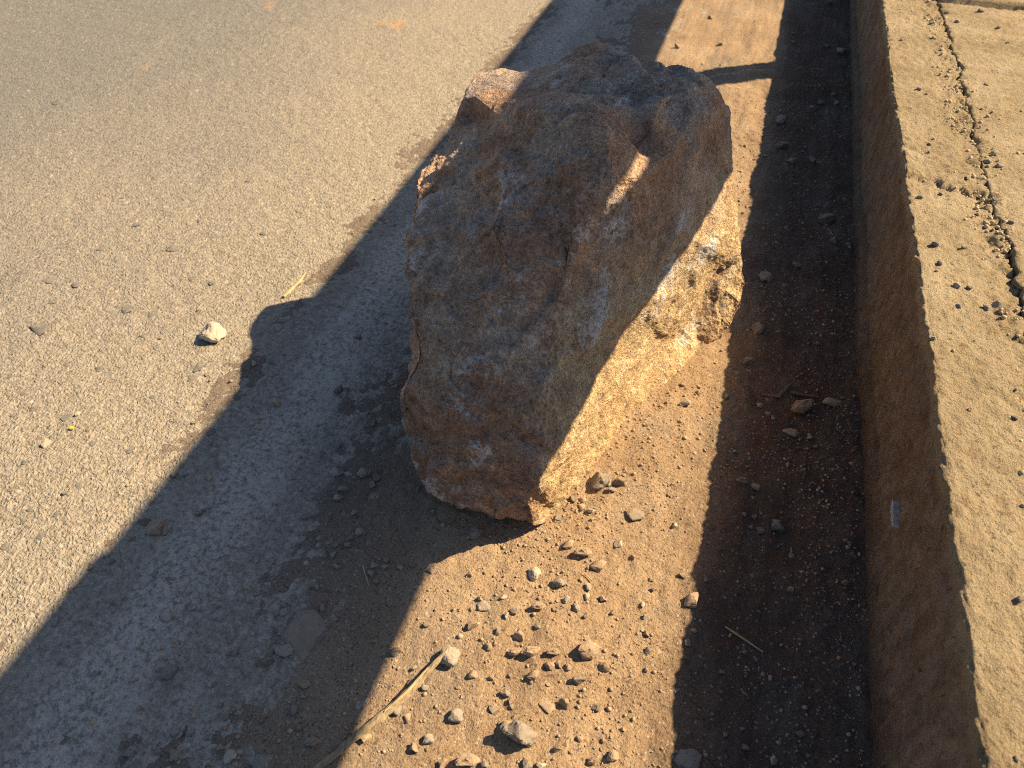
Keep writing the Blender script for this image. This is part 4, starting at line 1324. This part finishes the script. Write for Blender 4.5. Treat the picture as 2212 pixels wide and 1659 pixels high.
stalk('twig', lay([(1566, 1354), (1600, 1376), (1648, 1408)], .003), [.0011, .0014, .0010], MSTRAW, 'thin pale straw lying in the kerb shadow', 'twig', 6, 0.9)
stalk('twig', lay([(782, 1216), (789, 1240), (797, 1264)], .003), [.0006, .0010, .0005], MSTRAW, 'thin curved grass stem in the shade in front of the boulder', 'twig', 6, 0.9)
stalk('twig', lay([R2(870, 878), R2(950, 892), R2(1025, 908)], .004), [.0025, .0032, .0018], MTWIG, 'dark stick lying above the round brown stone in the gutter', 'twig', 6, 0.8)
stalk('twig', lay([R2(700, 885), R2(800, 902), R2(865, 830)], .004), [.002, .004, .002], MTWIG, 'bent dark twig left of the stick in the gutter', 'twig', 6, 0.6)
stalk('twig', lay([A4(1610, 545), A4(1660, 588)], .003), [.0006, .0010], MSTRAW, 'tiny straw on the sunlit sand below the boulder', 'twig', 6, 0.8)
stalk('twig', lay([A4(1120, 1400), A4(1165, 1372)], .003), [.0006, .0010], MSTRAW, 'tiny straw on the sand above the largest stone', 'twig', 6, 0.8)
stalk('twig', lay([R3(515, 905), R3(522, 885)], .003), [.0012, .0012], MSTRAW, 'short straw scrap beside the thin straw in the kerb shadow', 'twig', 6, 0.8)
stalk('twig', lay([R3(1155, 885), R3(1160, 935)], .003), [.0010, .0016], MTWIG, 'short dark twig standing near the kerb foot', 'twig', 6, 0.8)

# yellow petal on the road
pp = at(158, 928, 0.002)
pm_ = bpy.data.meshes.new('petal')
bm = bmesh.new()
bmesh.ops.create_circle(bm, cap_ends=True, radius=0.0042, segments=10)
for v in bm.verts:
    v.co.y *= 0.7
    v.co.z += 0.0018 * abs(v.co.x) / 0.0042
bmesh.ops.solidify(bm, geom=bm.faces[:], thickness=0.0004)
bm.to_mesh(pm_)
bm.free()
pm_.materials.append(mat_plain('petal_yellow', (0.55, 0.42, 0.02), (0.75, 0.60, 0.05), 200, 0.6))
o = obj('petal', pm_, None, 'tiny yellow petal on the sunlit asphalt', 'petal')
o.location = (pp.x, pp.y, ground_z(pp.x, pp.y) + 0.002)

# pale scuff on the kerb face
def scuff():
    ps = []
    for k in range(22):
        a_ = 2 * math.pi * k / 22
        rr = 1 + 0.28 * mnoise.noise(Vector((math.cos(a_) * 2.3, math.sin(a_) * 2.3, 4.2)))
        d = ray(1932 + 2.0 * rr * math.cos(a_), 1110 - 28 * rr * math.sin(a_))
        t = 0.2795 / d.x
        ps.append(Vector((0, 0, CAM_H)) + d * t)
    bm = bmesh.new()
    c_ = sum(ps, Vector()) / len(ps)
    cv = bm.verts.new(c_ + Vector((-0.0032, 0, 0)))
    mv = [bm.verts.new(p.lerp(c_, 0.35) + Vector((-0.0030 - 0.0005 * (i % 3), 0, 0))) for i, p in enumerate(ps)]
    rv = [bm.verts.new(p + Vector((-0.0020, 0, 0))) for p in ps]
    bv = [bm.verts.new(p + Vector((0.006, 0, 0))) for p in ps]
    n = len(ps)
    for i in range(n):
        j = (i + 1) % n
        bm.faces.new((cv, mv[i], mv[j]))
        bm.faces.new((mv[i], rv[i], rv[j], mv[j]))
        bm.faces.new((rv[i], bv[i], bv[j], rv[j]))
    bmesh.ops.recalc_face_normals(bm, faces=bm.faces[:])
    me = bpy.data.meshes.new('scuff')
    bm.to_mesh(me)
    bm.free()
    me.materials.append(MSCUFF)
    obj('scuff_mark', me, kerb)


scuff()
